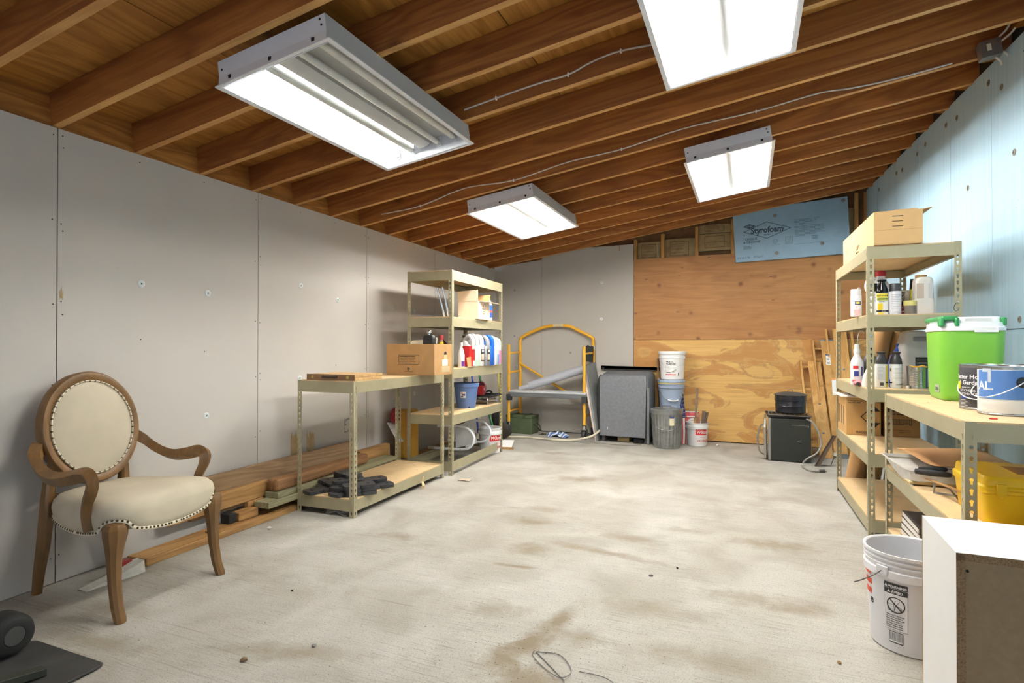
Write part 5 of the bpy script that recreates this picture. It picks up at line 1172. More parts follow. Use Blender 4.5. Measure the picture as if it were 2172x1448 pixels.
b = thing('paste_can', 'small grey can with a yellow rim beside the translucent jug', 'can', (.905, 4.10, S2)); bm = bm_new(); lathe(bm, [(.03, 0), (.031, .003), (.031, .052), (0, .053)], 24); obj('can_body', bm, M((120, 112, 104), .4, .3), b, smooth=True, angle=40); bm = bm_new(); lathe(bm, [(.0325, .052), (.034, .055), (.034, .08), (.03, .083), (0, .083)], 24); obj('lid', bm, M((214, 204, 130), .4), b, smooth=True, angle=40)
t = tag(box('grey_carton', M((168, 160, 142), .7), (-.022, .022, -.015, .015, 0, .16), None, loc=(.905, 4.26, S2), rot=(0, .06, 0), bevel=.002), 'slim grey carton with vertical lettering behind the spray cans', 'box'); text('LOCK-LINE', INK, t, (-.004, -.0155, .03), rot=(PI/2, -PI/2, 0), size=.024, bold=.0006)
t = tag(box('yellow_carton', M((206, 196, 40), .6), (-.018, .018, -.015, .015, 0, .165), None, loc=(.953, 4.265, S2), rot=(0, .05, 0), bevel=.002), 'slim yellow carton with black lettering behind the spray cans', 'box'); text('EPOXY', INK, t, (.002, -.0155, .04), rot=(PI/2, -PI/2, 0), size=.024, bold=.0006); box('black_edge', BLACK, (.0181, .019, -.015, .015, 0, .165), t)
t = tag(box('perforated_bracket', M((30, 30, 30), .5, .3), (-.018, .018, -.004, .004, 0, .235), None, loc=(.955, 4.32, S2), rot=(0, .08, 0)), 'black perforated steel bracket standing at the back of the upper right shelf', 'bracket')
for z in (.19, .22):
    q = box('hole', WHITE, (-.003, .003, -.0048, -.004, -.003, .003), t); q.location = (.002, 0, z)
TR = M((214, 208, 200), .35, var=.04)
b = thing('translucent_jug', 'cloudy translucent jug with brown cap at the right of the upper right shelf', 'jug', (.978, 4.14, S2))
bm = bm_new(); loft(bm, [[(x, y, z) for x, y in rrect(.105*sx_, .10, .022, 4, ox)] for z, sx_, ox in ((0, .96, .003), (.006, 1, .003), (.075, 1, .003), (.085, .95, 0), (.2, .88, 0), (.215, .82, 0), (.223, .6, 0))]); obj('jug_body', bm, TR, b, smooth=True, angle=50)
bm = bm_new(); loft(bm, [[(x, -.0505, z) for x in (-.042, -.005)]+[(x, -.0495, z) for x in (-.005, -.042)] for z in (.095, .185)]); obj('side_recess', bm, M((182, 166, 150), .4), b)
bm = bm_new(); loft(bm, [[(x, -.0505, z) for x in (.018, .04)]+[(x, -.0495, z) for x in (.04, .018)] for z in (.095, .185)]); obj('side_recess', bm, M((190, 190, 190), .4), b)
bm = bm_new(); lathe(bm, [(.03, .221), (.031, .224), (.031, .24), (0, .242)], 20, cx=-.008); obj('cap', bm, M((150, 116, 70), .5), b, smooth=True, angle=40)
bm = bm_new(); tube(bm, [(.0+.014*math.cos(a), 0, .024*math.sin(a)) for a in [2*PI*k/16 for k in range(17)]], .0016, 6); tag(obj('wire_loop', bm, BLACK, None, (1.105, 3.985, 1.375), (0, .2, .1)), 'black cable loop hanging at the right post of the upper right shelf', 'cable')
# third shelf
S3R = .8945
b = thing('trigger_bottle', 'white spray bottle with red and blue label on the middle right shelf', 'bottle', (.665, 4.36, S3R))
bm = bm_new(); lathe(bm, [(.036, 0), (.039, .005), (.039, .135), (.036, .155), (.024, .18), (.016, .2), (.020, .21), (.020, .232), (.015, .238)], 26); obj('bottle_body', bm, M((236, 236, 236), .4, var=.02), b, smooth=True, angle=40)
bm = bm_new(); lathe(bm, [(.014, .236), (.0145, .262), (.012, .268), (0, .268)], 18); obj('collar', bm, WHITE, b, smooth=True)
bm = bm_new(); tube(bm, spline([(0, 0, .266), (.012, .03, .33), (.03, .05, .36), (.05, .05, .34)], 4), .0015, 5); obj('dip_tube', bm, M((200, 214, 220), .3), b)
patch('red_logo', RED, b, .0393, -.75, .05, .105, .125); patch('blue_mark', M((50, 66, 150), .5), b, .0393, -.6, .1, .055, .09); patch('red_base', M((210, 80, 76), .5), b, .0393, -.9, .1, .02, .032); patch('blue_text', M((70, 80, 140), .5), b, .0393, .45, .75, .06, .12)
t = thing('cloth_bundle', 'pink cloth and grey pipe fittings at the front of the middle right shelf', 'fittings', (.672, 4.22, S3R)); 
bm = bm_new(); lathe(bm, [(.02, 0), (.03, .01), (.028, .022), (.012, .032), (0, .033)], 12, cx=-.01, cy=.06, sx=1.1, sy=1.6); obj('pink_cloth', bm, M((190, 120, 124), .9, bump=.5), t, smooth=True)
bm = bm_new(); lathe(bm, [(.009, -.03), (.016, -.03), (.016, .035), (.009, .035), (.009, -.028)], 20, mt=T(.018, 0, .017) @ RX(PI/2)); obj('pipe_fitting', bm, M((150, 150, 150), .4, .3), t, smooth=True, angle=40)
bm = bm_new(); cyl(bm, (-.02, .01, .012), (-.02, .06, .012), .0115, 14); obj('black_fitting', bm, M((50, 46, 44), .5), t, smooth=True, angle=40)
b = thing('dark_bottle', 'dark tapered bottle with white tip behind the middle-shelf spray cans', 'bottle', (.745, 4.40, S3R)); bm = bm_new(); lathe(bm, [(.038, 0), (.04, .005), (.04, .15), (.034, .18), (.015, .23), (.012, .25), (0, .25)], 22); obj('bottle_body', bm, M((70, 68, 68), .4), b, smooth=True, angle=40)
bm = bm_new(); lathe(bm, [(.013, .245), (.013, .265), (.006, .27), (.005, .3), (0, .301)], 14); obj('tip', bm, M((228, 226, 220), .4), b, smooth=True); bm = bm_new(); bx(bm, -.005, .018, -.006, .006, .25, .262); obj('trigger', bm, BLACK, b)
b = thing('white_pouch', 'crumpled white pouch behind the post on the middle right shelf', 'pouch', (.705, 4.165, S3R)); bm = bm_new(); lathe(bm, [(.045, 0), (.046, .02), (.036, .07), (.02, .11), (.006, .13), (0, .131)], 14, sy=.6); obj('pouch', bm, M((226, 222, 214), .7, bump=.6, bs=40), b, smooth=True)
for k, (x, lb) in enumerate(((.758, 'left of two white spray cans with dark flared caps on the middle right shelf'), (.834, 'right of two white spray cans with dark flared caps on the middle right shelf'))):
    s = thing('spray_can', lb, 'spray can', (x, 4.12, S3R), group='spray cans on the right shelving'); bm = bm_new(); R = .0345
    lathe(bm, [(R*.92, 0), (R, .004), (R, .14), (R*.95, .145), (0, .146)], 26); obj('can_body', bm, M((232, 232, 230), .35, var=.02), s, smooth=True, angle=35)
    bm = bm_new(); lathe(bm, [(R*.97, .145), (R*.97, .152), (R*.85, .18), (R*.64, .196), (R*.60, .206), (R*.76, .212), (R*.78, .219), (0, .224)], 26); obj('flared_cap', bm, M((56, 54, 52), .3), s, smooth=True, angle=50)
    for j in range(10): patch('fine_print', M((190, 186, 184), .6), s, R+.0002, -.8+(.5 if k else 0), .45+(.3 if k else 0), .12-.008*j, .1225-.008*j, n=6)
    if k == 0:
        patch('yellow_stripe', M((206, 190, 40), .5), s, R+.0002, .55, 1.1, .003, .138); patch('black_block', BLACK, s, R+.0008, .5, 1.3, .028, .036); patch('barcode', M((70, 70, 70), .6), s, R+.0003, -.35, .15, .012, .032)
    else:
        patch('brown_mark', M((130, 96, 60), .5), s, R+.0002, -1.2, -.9, .1, .12); patch('black_block', BLACK, s, R+.0008, -1.4, -.75, .028, .036); patch('blue_stripe', M((40, 80, 170), .5), s, R+.0002, -1.45, -1.2, .003, .05); text('WARNING', INK, s, (0, 0, .018), size=.008, R=R+.0003, a0=-.2)
b = thing('blue_funnel', 'blue plastic jug handle showing behind the right spray can', 'jug', (.90, 4.42, S3R)); bm = bm_new(); loft(bm, [[(x+ox, y, z) for x, y in rrect(.09*s_, .12*s_, .02, 3)] for z, s_, ox in ((0, 1, 0), (.13, 1, 0), (.19, .8, .005), (.235, .4, .01), (.25, .3, .012))]); obj('jug_body', bm, M((36, 96, 206), .35), b, smooth=True, angle=50)
bm = bm_new(); lathe(bm, [(.016, .248), (.016, .27), (0, .271)], 14, cx=.012); obj('cap', bm, M((30, 70, 160), .4), b, smooth=True)
b = thing('large_jug', 'big white jug with black label and dusty top behind the green cooler', 'jug', (.985, 4.40, S3R))
bm = bm_new(); loft(bm, [[(x, y, z) for x, y in rrect(.155*s_, .2*s2, .035*s_, 4)] for z, s_, s2 in ((0, .96, .96), (.008, 1, 1), (.20, 1, 1), (.215, 1.04, 1.02), (.25, 1.03, 1.02), (.28, .95, .95), (.32, .84, .85), (.345, .74, .8), (.352, .6, .6))]); obj('jug_body', bm, M((216, 214, 212), .4, var=.04), b, smooth=True, angle=40)
bm = bm_new(); bx(bm, -.02, .07, -.1, -.06, .285, .315); obj('handle_recess', bm, M((150, 150, 148), .5), b, bevel=.008)
box('black_label', M((36, 36, 38), .5), (-.01, .07, -.1012, -.0995, .115, .185), b)
for j in range(6): box('label_line', M((160, 160, 160), .6), (-.004, .06-.01*(j % 2), -.1017, -.101, .123+.0095*j, .1245+.0095*j), b)
b = thing('open_tin', 'open ribbed steel tin with yellow paint drips beside the green cooler', 'tin can', (.937, 4.10, S3R)); bm = bm_new(); pr = [(.0, .002), (.05, .002), (.052, 0), (.052, .012)]
for k in range(6): pr += [(.052, .018+.014*k), (.0505, .022+.014*k), (.0505, .027+.014*k), (.052, .031+.014*k)]
pr += [(.052, .13), (.0535, .132), (.0535, .135), (.051, .135), (.050, .13), (.050, .01), (0, .008)]; lathe(bm, pr, 36); obj('tin_body', bm, M((190, 188, 184), .22, .9, var=.05), b, smooth=True, angle=30)
patch('green_paper', M((92, 140, 70), .5), b, .0525, .35, .75, .004, .128); patch('blue_paper', M((36, 56, 100), .5), b, .0525, .75, 1.6, .004, .128)
bm = bm_new(); tube(bm, [(.0535*math.sin(a), -.0535*math.cos(a), .134+.004*math.sin(5*a)) for a in [-.9+.1*k for k in range(19)]], .004, 6); obj('yellow_paint', bm, M((224, 168, 40), .5), b, smooth=True)
b = tag(obj('hardware_bit', (lambda bb: (lathe(bb, [(.008, 0), (.009, .004), (.009, .014), (.005, .018), (0, .018)], 10), bb)[1])(bm_new()), M((206, 200, 190), .5), None, (.882, 4.06, S3R), smooth=True), 'small off-white plastic knob beside the open tin', 'knob')
# fourth shelf: cartons
S4R = .5035
CB = M((190, 149, 92), .8, var=.08)
t = carton('cardboard_box', 'tan carton with black diamond symbol on the lower right shelf', (.762, 4.965, S4R), math.radians(1.0), .215, .40, .27, CB, open_top=False)
bm = bm_new(); m = T(.065, -.2006, .135) @ RX(PI/2)
prism(bm, [(-.085, 0), (0, -.085), (.004, -.081), (-.077, 0), (.004, .081), (0, .085)], 0, .0005, m); obj('diamond_outline', bm, INK, t)
bm = bm_new(); prism(bm, [(-.045, .04), (.04, .04), (0, .082)], 0, .0006, m); prism(bm, [(-.045, -.04), (0, -.082), (.04, -.04)], 0, .0006, m); obj('diamond_fill', bm, INK, t)
text('IF YOU HAVE A QUESTION', INK, t, (-.1, -.2006, .245), size=.011, bold=.0003); text('CALL TOLL FREE', INK, t, (-.1, -.2006, .232), size=.011, bold=.0003); text('TF3', INK, t, (.085, -.2006, .235), size=.02, sx=.6); text('FRAGILE', INK, t, (-.05, -.2006, .014), size=.024, sx=.8)
for k in range(3): box('side_print', INK, (-.1082, -.1075, -.1+.09*k, -.075+.09*k, .06, .20), t)
bm = bm_new(); prism(bm, [(-.02, .2), (.02, .2), (.0, .24)], -.1082, -.1076, RZ(PI/2) @ RX(PI/2) @ Matrix.Identity(4)) if False else bx(bm, -.1082, -.1075, .14, .155, .05, .23); obj('side_print', bm, INK, t)
t = thing('paint_tray_sheet', 'white board with rust-coloured flecks lying on the diamond carton', 'board', (.75, 4.95, S4R+.2715), math.radians(1.0), rot=(.0, .02, .02))
bm = bm_new(); bx(bm, -.13, .12, -.215, .2, 0, .008); obj('board', bm, M((222, 212, 200), .6), t, bevel=.002)
bm = bm_new(); rr = random.Random(4)
for k in range(34):
    x, y = rr.uniform(-.06, .11), rr.uniform(-.2, .1); a = rr.uniform(0, PI); l = rr.uniform(.004, .012); prism(bm, [(x+l*math.cos(a), y+l*math.sin(a)), (x-.4*l*math.sin(a), y+.4*l*math.cos(a)), (x-l*math.cos(a), y-l*math.sin(a)), (x+.4*l*math.sin(a), y-.4*l*math.cos(a))], .0078, .009)
o = obj('rust_flecks', bm, M((92, 46, 30), .8), t); o['kind'] = 'stuff'
t = carton('cardboard_box', 'brown motor flush carton on the lower right shelf', (1.0, 4.965, S4R), math.radians(.5), .215, .38, .30, M((162, 120, 68), .8, var=.08), open_top=False)
text('Motor Flush', BLACK, t, (-.1, -.1906, .175), size=.036, bold=.0012, sx=.95); text('High Mileage', BLACK, t, (-.07, -.1906, .155), size=.018, bold=.0006); text('From the makers of', INK, t, (-.09, -.1906, .215), size=.012)
outline_rect(t, BLACK, -.1, .06, .085, .125, -.19, .004)
for k in range(22): box('barcode_bar', BLACK, (-.093+.0065*k, -.093+.0065*k+(.002 if k % 3 else .0035), -.1906, -.19, .091, .119), t)
text('PURGE - removes sludge and deposits', INK, t, (-.1, -.1906, .045), size=.010); text('12 bottles per case', INK, t, (-.02, -.1906, .032), size=.009)

# ------------------------------------------------------------------ near right shelving, contents
SN = .8865
t = thing('green_cooler', 'lime green cooler with white lid and dark green latch on the near shelving', 'cooler', (.985, 3.46, SN), math.radians(-2))
LIME = M((120, 184, 62), .38, var=.03)
bm = bm_new(); loft(bm, [[(x, y, z) for x, y in rrect(.255*a, .33*a2, .05, 5)] for z, a, a2 in ((0, .84, .86), (.004, .88, .9), (.03, .93, .94), (.32, 1, 1), (.335, 1.0, 1.0))]); obj('cooler_body', bm, LIME, t, smooth=True, angle=50)
bm = bm_new(); loft(bm, [[(x, y, z) for x, y in rrect(.26*a, .335*a, .052*a, 5)] for z, a in ((.336, 1.0), (.338, 1.012), (.352, 1.012), (.354, .985), (.375, .975))]); obj('lid_rim', bm, M((240, 240, 238), .4, var=.02), t, smooth=True, angle=40)
bm = bm_new(); loft(bm, [[(x, y, z) for x, y in rrect(.235*a, .30*a, .045*a, 5, .002)] for z, a in ((.3755, .99), (.378, 1.0), (.398, .985), (.403, .96))]); ld = obj('lid', bm, M((242, 242, 240), .4, var=.02), t, smooth=True, angle=40)
bm = bm_new(); bx(bm, -.03, .07, -.1522, -.15, .383, .395); obj('lid_groove', bm, M((206, 206, 202), .5), ld)
GL = M((52, 140, 78), .4)
bm = bm_new(); bx(bm, -.125, -.06, -.165, .165, .385, .408); bx(bm, -.133, -.113, -.17, -.12, .357, .4); bx(bm, -.075, -.055, -.17, -.14, .357, .4); obj('latch', bm, GL, t, bevel=.007)
bm = bm_new(); bx(bm, .108, .128, -.15, .15, .36, .40); obj('latch', bm, GL, t, bevel=.007)
bm = bm_new(); bx(bm, .0, .09, -.1695, -.166, .328, .352); obj('lid_tab', bm, M((240, 240, 238), .4), t, bevel=.002)
box('badge', M((176, 186, 168), .3, .4), (-.1215, -.1195, -.10, -.02, .035, .075), t); box('badge_mark', M((80, 96, 76), .5), (-.1222, -.1214, -.088, -.034, .046, .062), t)
def paintcan(label, x, y, rz, lab, name='paint_can'):
    c = thing(name, label, 'paint can', (x, y, SN), rz, 'gallon paint cans on the near shelving'); R, H = .0835, .187; bm = bm_new()
    lathe(bm, [(0, .003), (R-.004, .003), (R-.001, 0), (R+.0015, .002), (R+.0015, .006), (R, .008), (R, H-.01), (R+.002, H-.006), (R+.002, H), (R-.004, H+.001), (R-.006, H-.004), (R-.014, H-.004), (R-.018, H-.0005), (R-.02, H-.003), (0, H-.003)], 48); obj('can_body', bm, M((176, 178, 180), .25, .9, var=.06), c, smooth=True, angle=30)
    bm = bm_new(); lathe(bm, [(R+.0003, .010), (R+.0006, .011), (R+.0006, H-.014), (R+.0003, H-.013)], 48); obj('paper_label', bm, lab, c, smooth=True)
    return c
c1 = paintcan('dark grey paint can partly hidden behind the blue and white can', 0.912, 2.955, 0, M((58, 58, 62), .4, var=.05))
WT = M((226, 226, 226), .5)
text('Better Homes', WT, c1, (0, 0, .128), size=.026, R=.0845, a0=-1.78, bold=.0006); text('& Gardens.', WT, c1, (0, 0, .104), size=.025, R=.0845, a0=-1.55, bold=.0006); text('interior paint', WT, c1, (0, 0, .09), size=.008, R=.0845, a0=-1.35); text('KITCHENS &', WT, c1, (0, 0, .074), size=.015, R=.0845, a0=-1.47); text('BATHROOMS', WT, c1, (0, 0, .060), size=.015, R=.0845, a0=-1.47)
patch('blue_tag', M((30, 70, 200), .5), c1, .0845, -1.35, -1.07, .046, .055)
for k in range(6): patch('fine_print', WT, c1, .0845, -1.45, -1.1+.1*(k % 3), .036-.0055*k+.002, .0375-.0055*k+.002, n=5)
bail(c1, .087, .10, .055, -.55, WHITE, .0022); patch('yellow_tag', M((240, 214, 20), .5), c1, .087, -1.62, -1.4, .085, .115)
c2 = paintcan('blue and white paint can with wire handle at the right edge of the picture', .918, 2.765, 0, M((232, 232, 230), .4, var=.03))
patch('blue_label', M((84, 126, 188), .42), c2, .0843, -1.5, .62, .062, .172, n=22); text('AL.', WT, c2, (0, 0, .097), size=.045, R=.0852, a0=-1.45, bold=.001)
patch('grey_paint_drip', M((150, 152, 156), .4), c2, .0853, .68, .78, .012, .175); patch('white_drip', M((186, 192, 200), .4), c2, .0853, -.95, -.82, .125, .178); patch('white_drip', M((186, 192, 200), .4), c2, .0853, -1.2, -.95, .165, .178)
for k in range(12): patch('fine_print', M((140, 140, 140), .6), c2, .0845, .86, 1.4, .03+.011*k, .033+.011*k, n=6)
for k in range(8): patch('barcode_bar', INK, c2, .0846, .72+.022*k+.12, .73+.022*k+.12, .012, .03, n=1)
bm = bm_new(); lathe(bm, [(.020, 0), (.020, .002), (.014, .005), (0, .005)], 20, mt=RZ(.28) @ T(0, -.0845, .128) @ RX(PI/2)); obj('handle_ear', bm, BLACK, c2, smooth=True)
bm = bm_new(); tube(bm, spline([(.025, -.092, .128), (.0, -.10, .112), (-.045, -.098, .086), (-.085, -.06, .068), (-.105, .0, .075), (-.085, .05, .1), (-.045, .08, .125), (-.024, .088, .128)], 5), .0022, 6); obj('bail_handle', bm, M((216, 216, 216), .4, .4), c2, smooth=True)
c3 = paintcan('steel-rimmed paint can at the back right of the near shelving', 1.045, 2.96, .5, M((120, 110, 96), .4))
bm = bm_new(); bx(bm, -.012, .012, -.004, .004, 0, .004); tag(obj('red_plastic_bit', bm, M((206, 50, 44), .5), None, (.815, 2.56, SN), bevel=.001), 'small red plastic bit near the front edge of the near shelving', 'plastic bit')
# middle shelf
SM = .4935
t = thing('yellow_toolbox', 'bright yellow plastic toolbox behind the near steel post', 'toolbox', (.995, 2.76, SM), 0)
YB_ = M((240, 196, 26), .4, var=.03)
bm = bm_new(); loft(bm, [[(x, y, z) for x, y in rrect(.40*a, .34*a, .025, 3)] for z, a in ((0, .93), (.005, .95), (.115, 1.0), (.118, 1.03), (.13, 1.03))]); obj('box_body', bm, YB_, t, smooth=True, angle=35)
bm = bm_new(); loft(bm, [[(x, y, z) for x, y in rrect(.40*a, .34*a, .025, 3)] for z, a in ((.1305, 1.035), (.14, 1.035), (.146, 1.0), (.172, .985), (.178, .96))]); ld = obj('lid', bm, YB_, t, smooth=True, angle=35)
bm = bm_new(); bx(bm, -.07, .12, -.08, .08, .175, .1785); obj('lid_recess', bm, M((176, 120, 30), .5), ld, bevel=.002)
bm = bm_new(); bx(bm, -.165, -.135, -.186, -.174, .115, .155); lathe(bm, [(.014, 0), (.014, .004), (0, .004)], 16, mt=T(-.15, -.176, .115) @ RX(PI/2)); obj('latch', bm, YB_, t, bevel=.002)
FOIL = M((214, 214, 216), .4, .7, var=.06, bump=.5, bs=30)
t = thing('roller_tray', 'paint roller tray with dried white paint on the middle near shelf', 'paint tray', (.80, 3.40, SM), math.radians(0))
bm = bm_new(); n = 8; o_, i_ = [], []
secs = []
for y, zb, w_ in ((-.21, .022, .10), (-.17, .002, .108), (-.10, .001, .112), (0, .008, .118), (.12, .025, .122), (.23, .05, .126)):
    secs.append([(-w_-.012, y, .072), (-w_, y, .070), (-w_+.014, y, zb+.002), (w_-.014, y, zb+.002), (w_, y, .070), (w_+.012, y, .072), (w_+.012, y, .0735), (w_+.001, y, .0725), (w_-.013, y, zb+.004), (-w_+.013, y, zb+.004), (-w_-.001, y, .0725), (-w_-.012, y, .0735)])
loft(bm, secs); bx(bm, -.13, .13, .226, .232, .06, .075); bx(bm, -.1, .1, -.215, -.21, .024, .07); obj('tray', bm, M((214, 212, 206), .4, .3, var=.12, vs=25), t, smooth=True, angle=40)
bm = bm_new(); bx(bm, -.1, .1, -.2, -.1, .004, .02); obj('dried_paint', bm, M((222, 200, 150), .7, bump=.6, bs=60), t, bevel=.004)
for s_ in (-.09, .05):
    bm = bm_new(); tube(bm, [(s_, -.17, .0), (s_, -.21, .0), (s_, -.235, -.0)], .004, 6); obj('tray_leg', bm, FOIL, t)
for k, (p, q) in enumerate((((.735, 3.17, .575), (.93, 3.30, .565)), ((.70, 3.10, .58), (.915, 3.08, .57)))):
    t = thing('paint_roller', ('rear' if k == 0 else 'front')+' black-handled paint roller lying across the roller tray', 'paint roller', p, group='paint rollers on the near shelving'); v = Vector(q)-Vector(p)
    bm = bm_new(); tube(bm, [v*0, v*.1, v*.3, v*.55, v*.62], [.012, .013, .015, .012, .008], 12); obj('handle', bm, M((44, 44, 46), .5), t, smooth=True)
    bm = bm_new(); lathe(bm, [(.0062, 0), (.0062, .002), (0, .002)], 10, mt=v.to_track_quat('Z', 'Y').to_matrix().to_4x4() @ T(0, 0, -.002)); obj('hang_hole', bm, M((20, 20, 20), .6), t)
    bm = bm_new(); tube(bm, spline([v*.6, v*.85, v*1.0+Vector((.0, .03, -.005)), v*1.05+Vector((0, .09, -.02))], 4), .003, 6); obj('frame_wire', bm, CHROME, t, smooth=True)
t = thing('kraft_paper', 'sheet of brown kraft paper curling over the middle near shelf', 'paper', (.90, 3.55, SM)); bm = bm_new(); rows = []
for i in range(17):
    u = i/16; y = .20-.52*u; row = []
    for j in range(9):
        vv = j/8; z = .088+.006*math.sin(5*u+2*vv)+.01*vv
        cur = max(0, u-.72)/.28
        if vv > .45: z -= .055*cur*cur
        else: z += .012*cur*(.45-vv)*2
        row.append((-.14+.38*vv+.05*u, y+.03*vv, z))
    rows.append(row)
loft(bm, rows, closed=False, caps=False); o = obj('sheet', bm, M((176, 130, 82), .85, var=.05), t, smooth=True); so = o.modifiers.new('s', 'SOLIDIFY'); so.thickness = .0015
t = thing('foil_sheet', 'crumpled aluminium foil behind the yellow toolbox', 'foil', (1.05, 3.06, SM)); bm = bm_new(); rr = random.Random(3); g_ = [[bm.verts.new((-.1+.2*i/7, -.07+.14*j/5, .118+.02*rr.random()+.012*math.sin(i))) for j in range(6)] for i in range(8)]
for i in range(7):
    for j in range(5): bm.faces.new((g_[i][j], g_[i+1][j], g_[i+1][j+1], g_[i][j+1]))
o = obj('foil', bm, FOIL, t); so = o.modifiers.new('s', 'SOLIDIFY'); so.thickness = .001; bm = bm_new(); bx(bm, -.09, .09, -.06, .06, 0, .112); obj('foil_box', bm, M((190, 190, 190), .4, .6), t, bevel=.003)
t = thing('wood_scraper', 'thin wooden paint stick resting on a bent metal bracket beside the toolbox', 'paint stick', (.80, 3.0, SM)); bm = bm_new(); loft(bm, [[(-.06, .12, .05), (-.04, .125, .05), (-.04, .125, .053), (-.06, .12, .053)], [(.0, -.17, .06), (.02, -.17, .06), (.02, -.17, .063), (0, -.17, .063)]]); obj('stick', bm, LUMO, t)
bm = bm_new(); tube(bm, [(-.035, .06, .05), (-.04, .06, .002), (.06, .02, .002), (.02, -.08, .002), (-.02, -.08, .055)], .006, 5, flat=(1.3, .4)); obj('bracket', bm, SIL, t)
# bottom shelf books
BK = [(.034, (62, 58, 62)), (.03, (70, 64, 66)), (.03, (58, 54, 56)), (.028, (74, 68, 68))]
zb = .1445
for k, (h_, rgb) in enumerate(BK):
    t = thing('book', ('lowest', 'second lowest', 'second highest', 'uppermost')[k]+' dark hardback in the book stack behind the white bucket', 'book', (.885, 3.45, zb), math.radians(3-1.2*k), group='books on the bottom shelf'); 
    box('pages', M((216, 212, 204), .8, stretch=(1, 1, 60), var=.15), (-.128, .118, -.16, .16, .0016, h_-.0016), t)
    bm = bm_new(); bx(bm, -.13, .125, -.165, .165, 0, .0016); bx(bm, -.13, .125, -.165, .165, h_-.0016, h_); bx(bm, -.125, .125, -.165, -.162, .0016, h_-.0016); obj('cover', bm, M(rgb, .5), t)
    box('spine_label', M((190, 188, 190), .6), (-.11, -.06, -.1658, -.165, .006, h_-.006), t)
    zb += h_+.0008
# ------------------------------------------------------------------ white bucket and cabinet in the foreground
bw = bucket('white bucket with black warning label standing before the white cabinet', (.575, 2.625, 0), M((226, 226, 228), .38, var=.03), .131, .150, .37, ribs=3)
bw.rotation_euler = (0, 0, math.radians(-27))
LB = M((56, 54, 54), .5)
a0, a1 = -.33, .20
def Rb(z): return .131+(.150-.131)*z/.37+.0004
patch('warning_frame', M((150, 150, 150), .5), bw, Rb(.09), a0-.006, a1+.006, .088, .267, R1=Rb(.267)); patch('warning_label', M((232, 232, 232), .5), bw, Rb(.09)+.0005, a0, a1, .09, .265, R1=Rb(.265)+.0005)
patch('warning_header', LB, bw, Rb(.225)+.001, a0, a1, .225, .265, R1=Rb(.265)+.001); patch('header_line', M((200, 200, 200), .5), bw, Rb(.245)+.0018, a0, a1, .2445, .2455)
text('WARNING', WT, bw, (0, 0, .249), size=.0125, R=Rb(.255)+.0016, a0=a0+.10, bold=.0005); text('AVISO', WT, bw, (0, 0, .229), size=.0135, R=Rb(.235)+.0016, a0=a0+.17, bold=.0005)
for z, aa in ((.249, a0+.045), (.229, a0+.11)):
    bm = bm_new(); R = Rb(z)+.0019; prism(bm, [(-.0055, 0), (.0055, 0), (0, .0105)], 0, .0006, RZ(aa) @ T(0, -R, z) @ RX(PI/2)); obj('warning_triangle', bm, WT, bw)
def ringarc(name, mat, cz, ca, r, w_, parent):
    bm = bm_new(); tube(bm, [((Rb(cz)+.0018)*math.sin(ca+r*math.cos(t)/.14), -(Rb(cz)+.0018)*math.cos(ca+r*math.cos(t)/.14), cz+r*math.sin(t)) for t in [2*PI*k/28 for k in range(29)]], w_, 5, caps=False); return obj(name, bm, mat, parent)
ca = (a0+a1)/2; cz = .185
ringarc('prohibition_ring', LB, cz, ca, .028, .0022, bw)
bm = bm_new(); tube(bm, [((Rb(cz)+.002)*math.sin(ca+s*.02/.14), -(Rb(cz)+.002)*math.cos(ca+s*.02/.14), cz-s*.02) for s in (-1, -.5, 0, .5, 1)], .0022, 5); obj('prohibition_bar', bm, LB, bw)
bm = bm_new()
for pts in (((-.026, -.024), (-.026, 0), (-.006, 0), (-.004, -.024), (-.026, -.024)), ((-.004, -.02), (.002, .0), (.010, .012), (.016, .02)), ((.002, 0), (.018, -.008), (.022, -.02)), ((-.006, .0), (.0, .016), (-.01, .022))):
    tube(bm, [((Rb(cz)+.0015)*math.sin(ca+x/.14), -(Rb(cz)+.0015)*math.cos(ca+x/.14), cz+z) for x, z in pts], .0009, 4)
obj('pictogram', bm, LB, bw)
lines = ['Children can fall into bucket', 'and drown. Keep children', 'away from bucket with even', 'a small amount of liquid.', 'Los ninos pueden caer en', 'el balde y ahogarse. Evite', 'que los ninos se acerquen']
for k, s in enumerate(lines): text(s, LB, bw, (0, 0, .143-.0078*k), size=.0068, R=Rb(.143-.0078*k)+.0014, a0=a0+.02, bold=.00012, sx=.78)
patch('barcode_frame', LB, bw, Rb(.045), a0+.08, a0+.42, .040, .083, R1=Rb(.083)); patch('barcode_field', M((228, 228, 228), .5), bw, Rb(.045)+.0006, a0+.09, a0+.41, .044, .081, R1=Rb(.081)+.0006)
for k in range(16):
    aa = a0+.10+.0192*k; patch('barcode_bar', LB, bw, Rb(.05)+.001, aa, aa+(.006 if k % 3 else .010), .050, .079, n=1, R1=Rb(.079)+.001)
ORG = M((226, 84, 52), .5)
for k, zz in enumerate((.262, .225, .188)): patch('orange_print', ORG, bw, Rb(zz), -1.15, -.80+.03*(k % 2), zz, zz+.022, R1=Rb(zz+.022))
text('e', BLACK, bw, (0, 0, .155), size=.045, R=Rb(.16), a0=-.88, bold=.0006)
bm = bm_new(); tube(bm, spline([(-.052, -.154, .306), (-.075, -.168, .285), (-.11, -.172, .258), (-.14, -.165, .238)], 4), .0026, 6); obj('bail_handle', bm, M((110, 110, 112), .35, .8), bw, smooth=True)
bm = bm_new(); bx(bm, -.022, .022, -.006, .006, -.018, .018); obj('handle_lug', bm, M((226, 226, 228), .38, var=.03), bw, (-.052, -.1445, .305), (0, 0, -.33), bevel=.004)
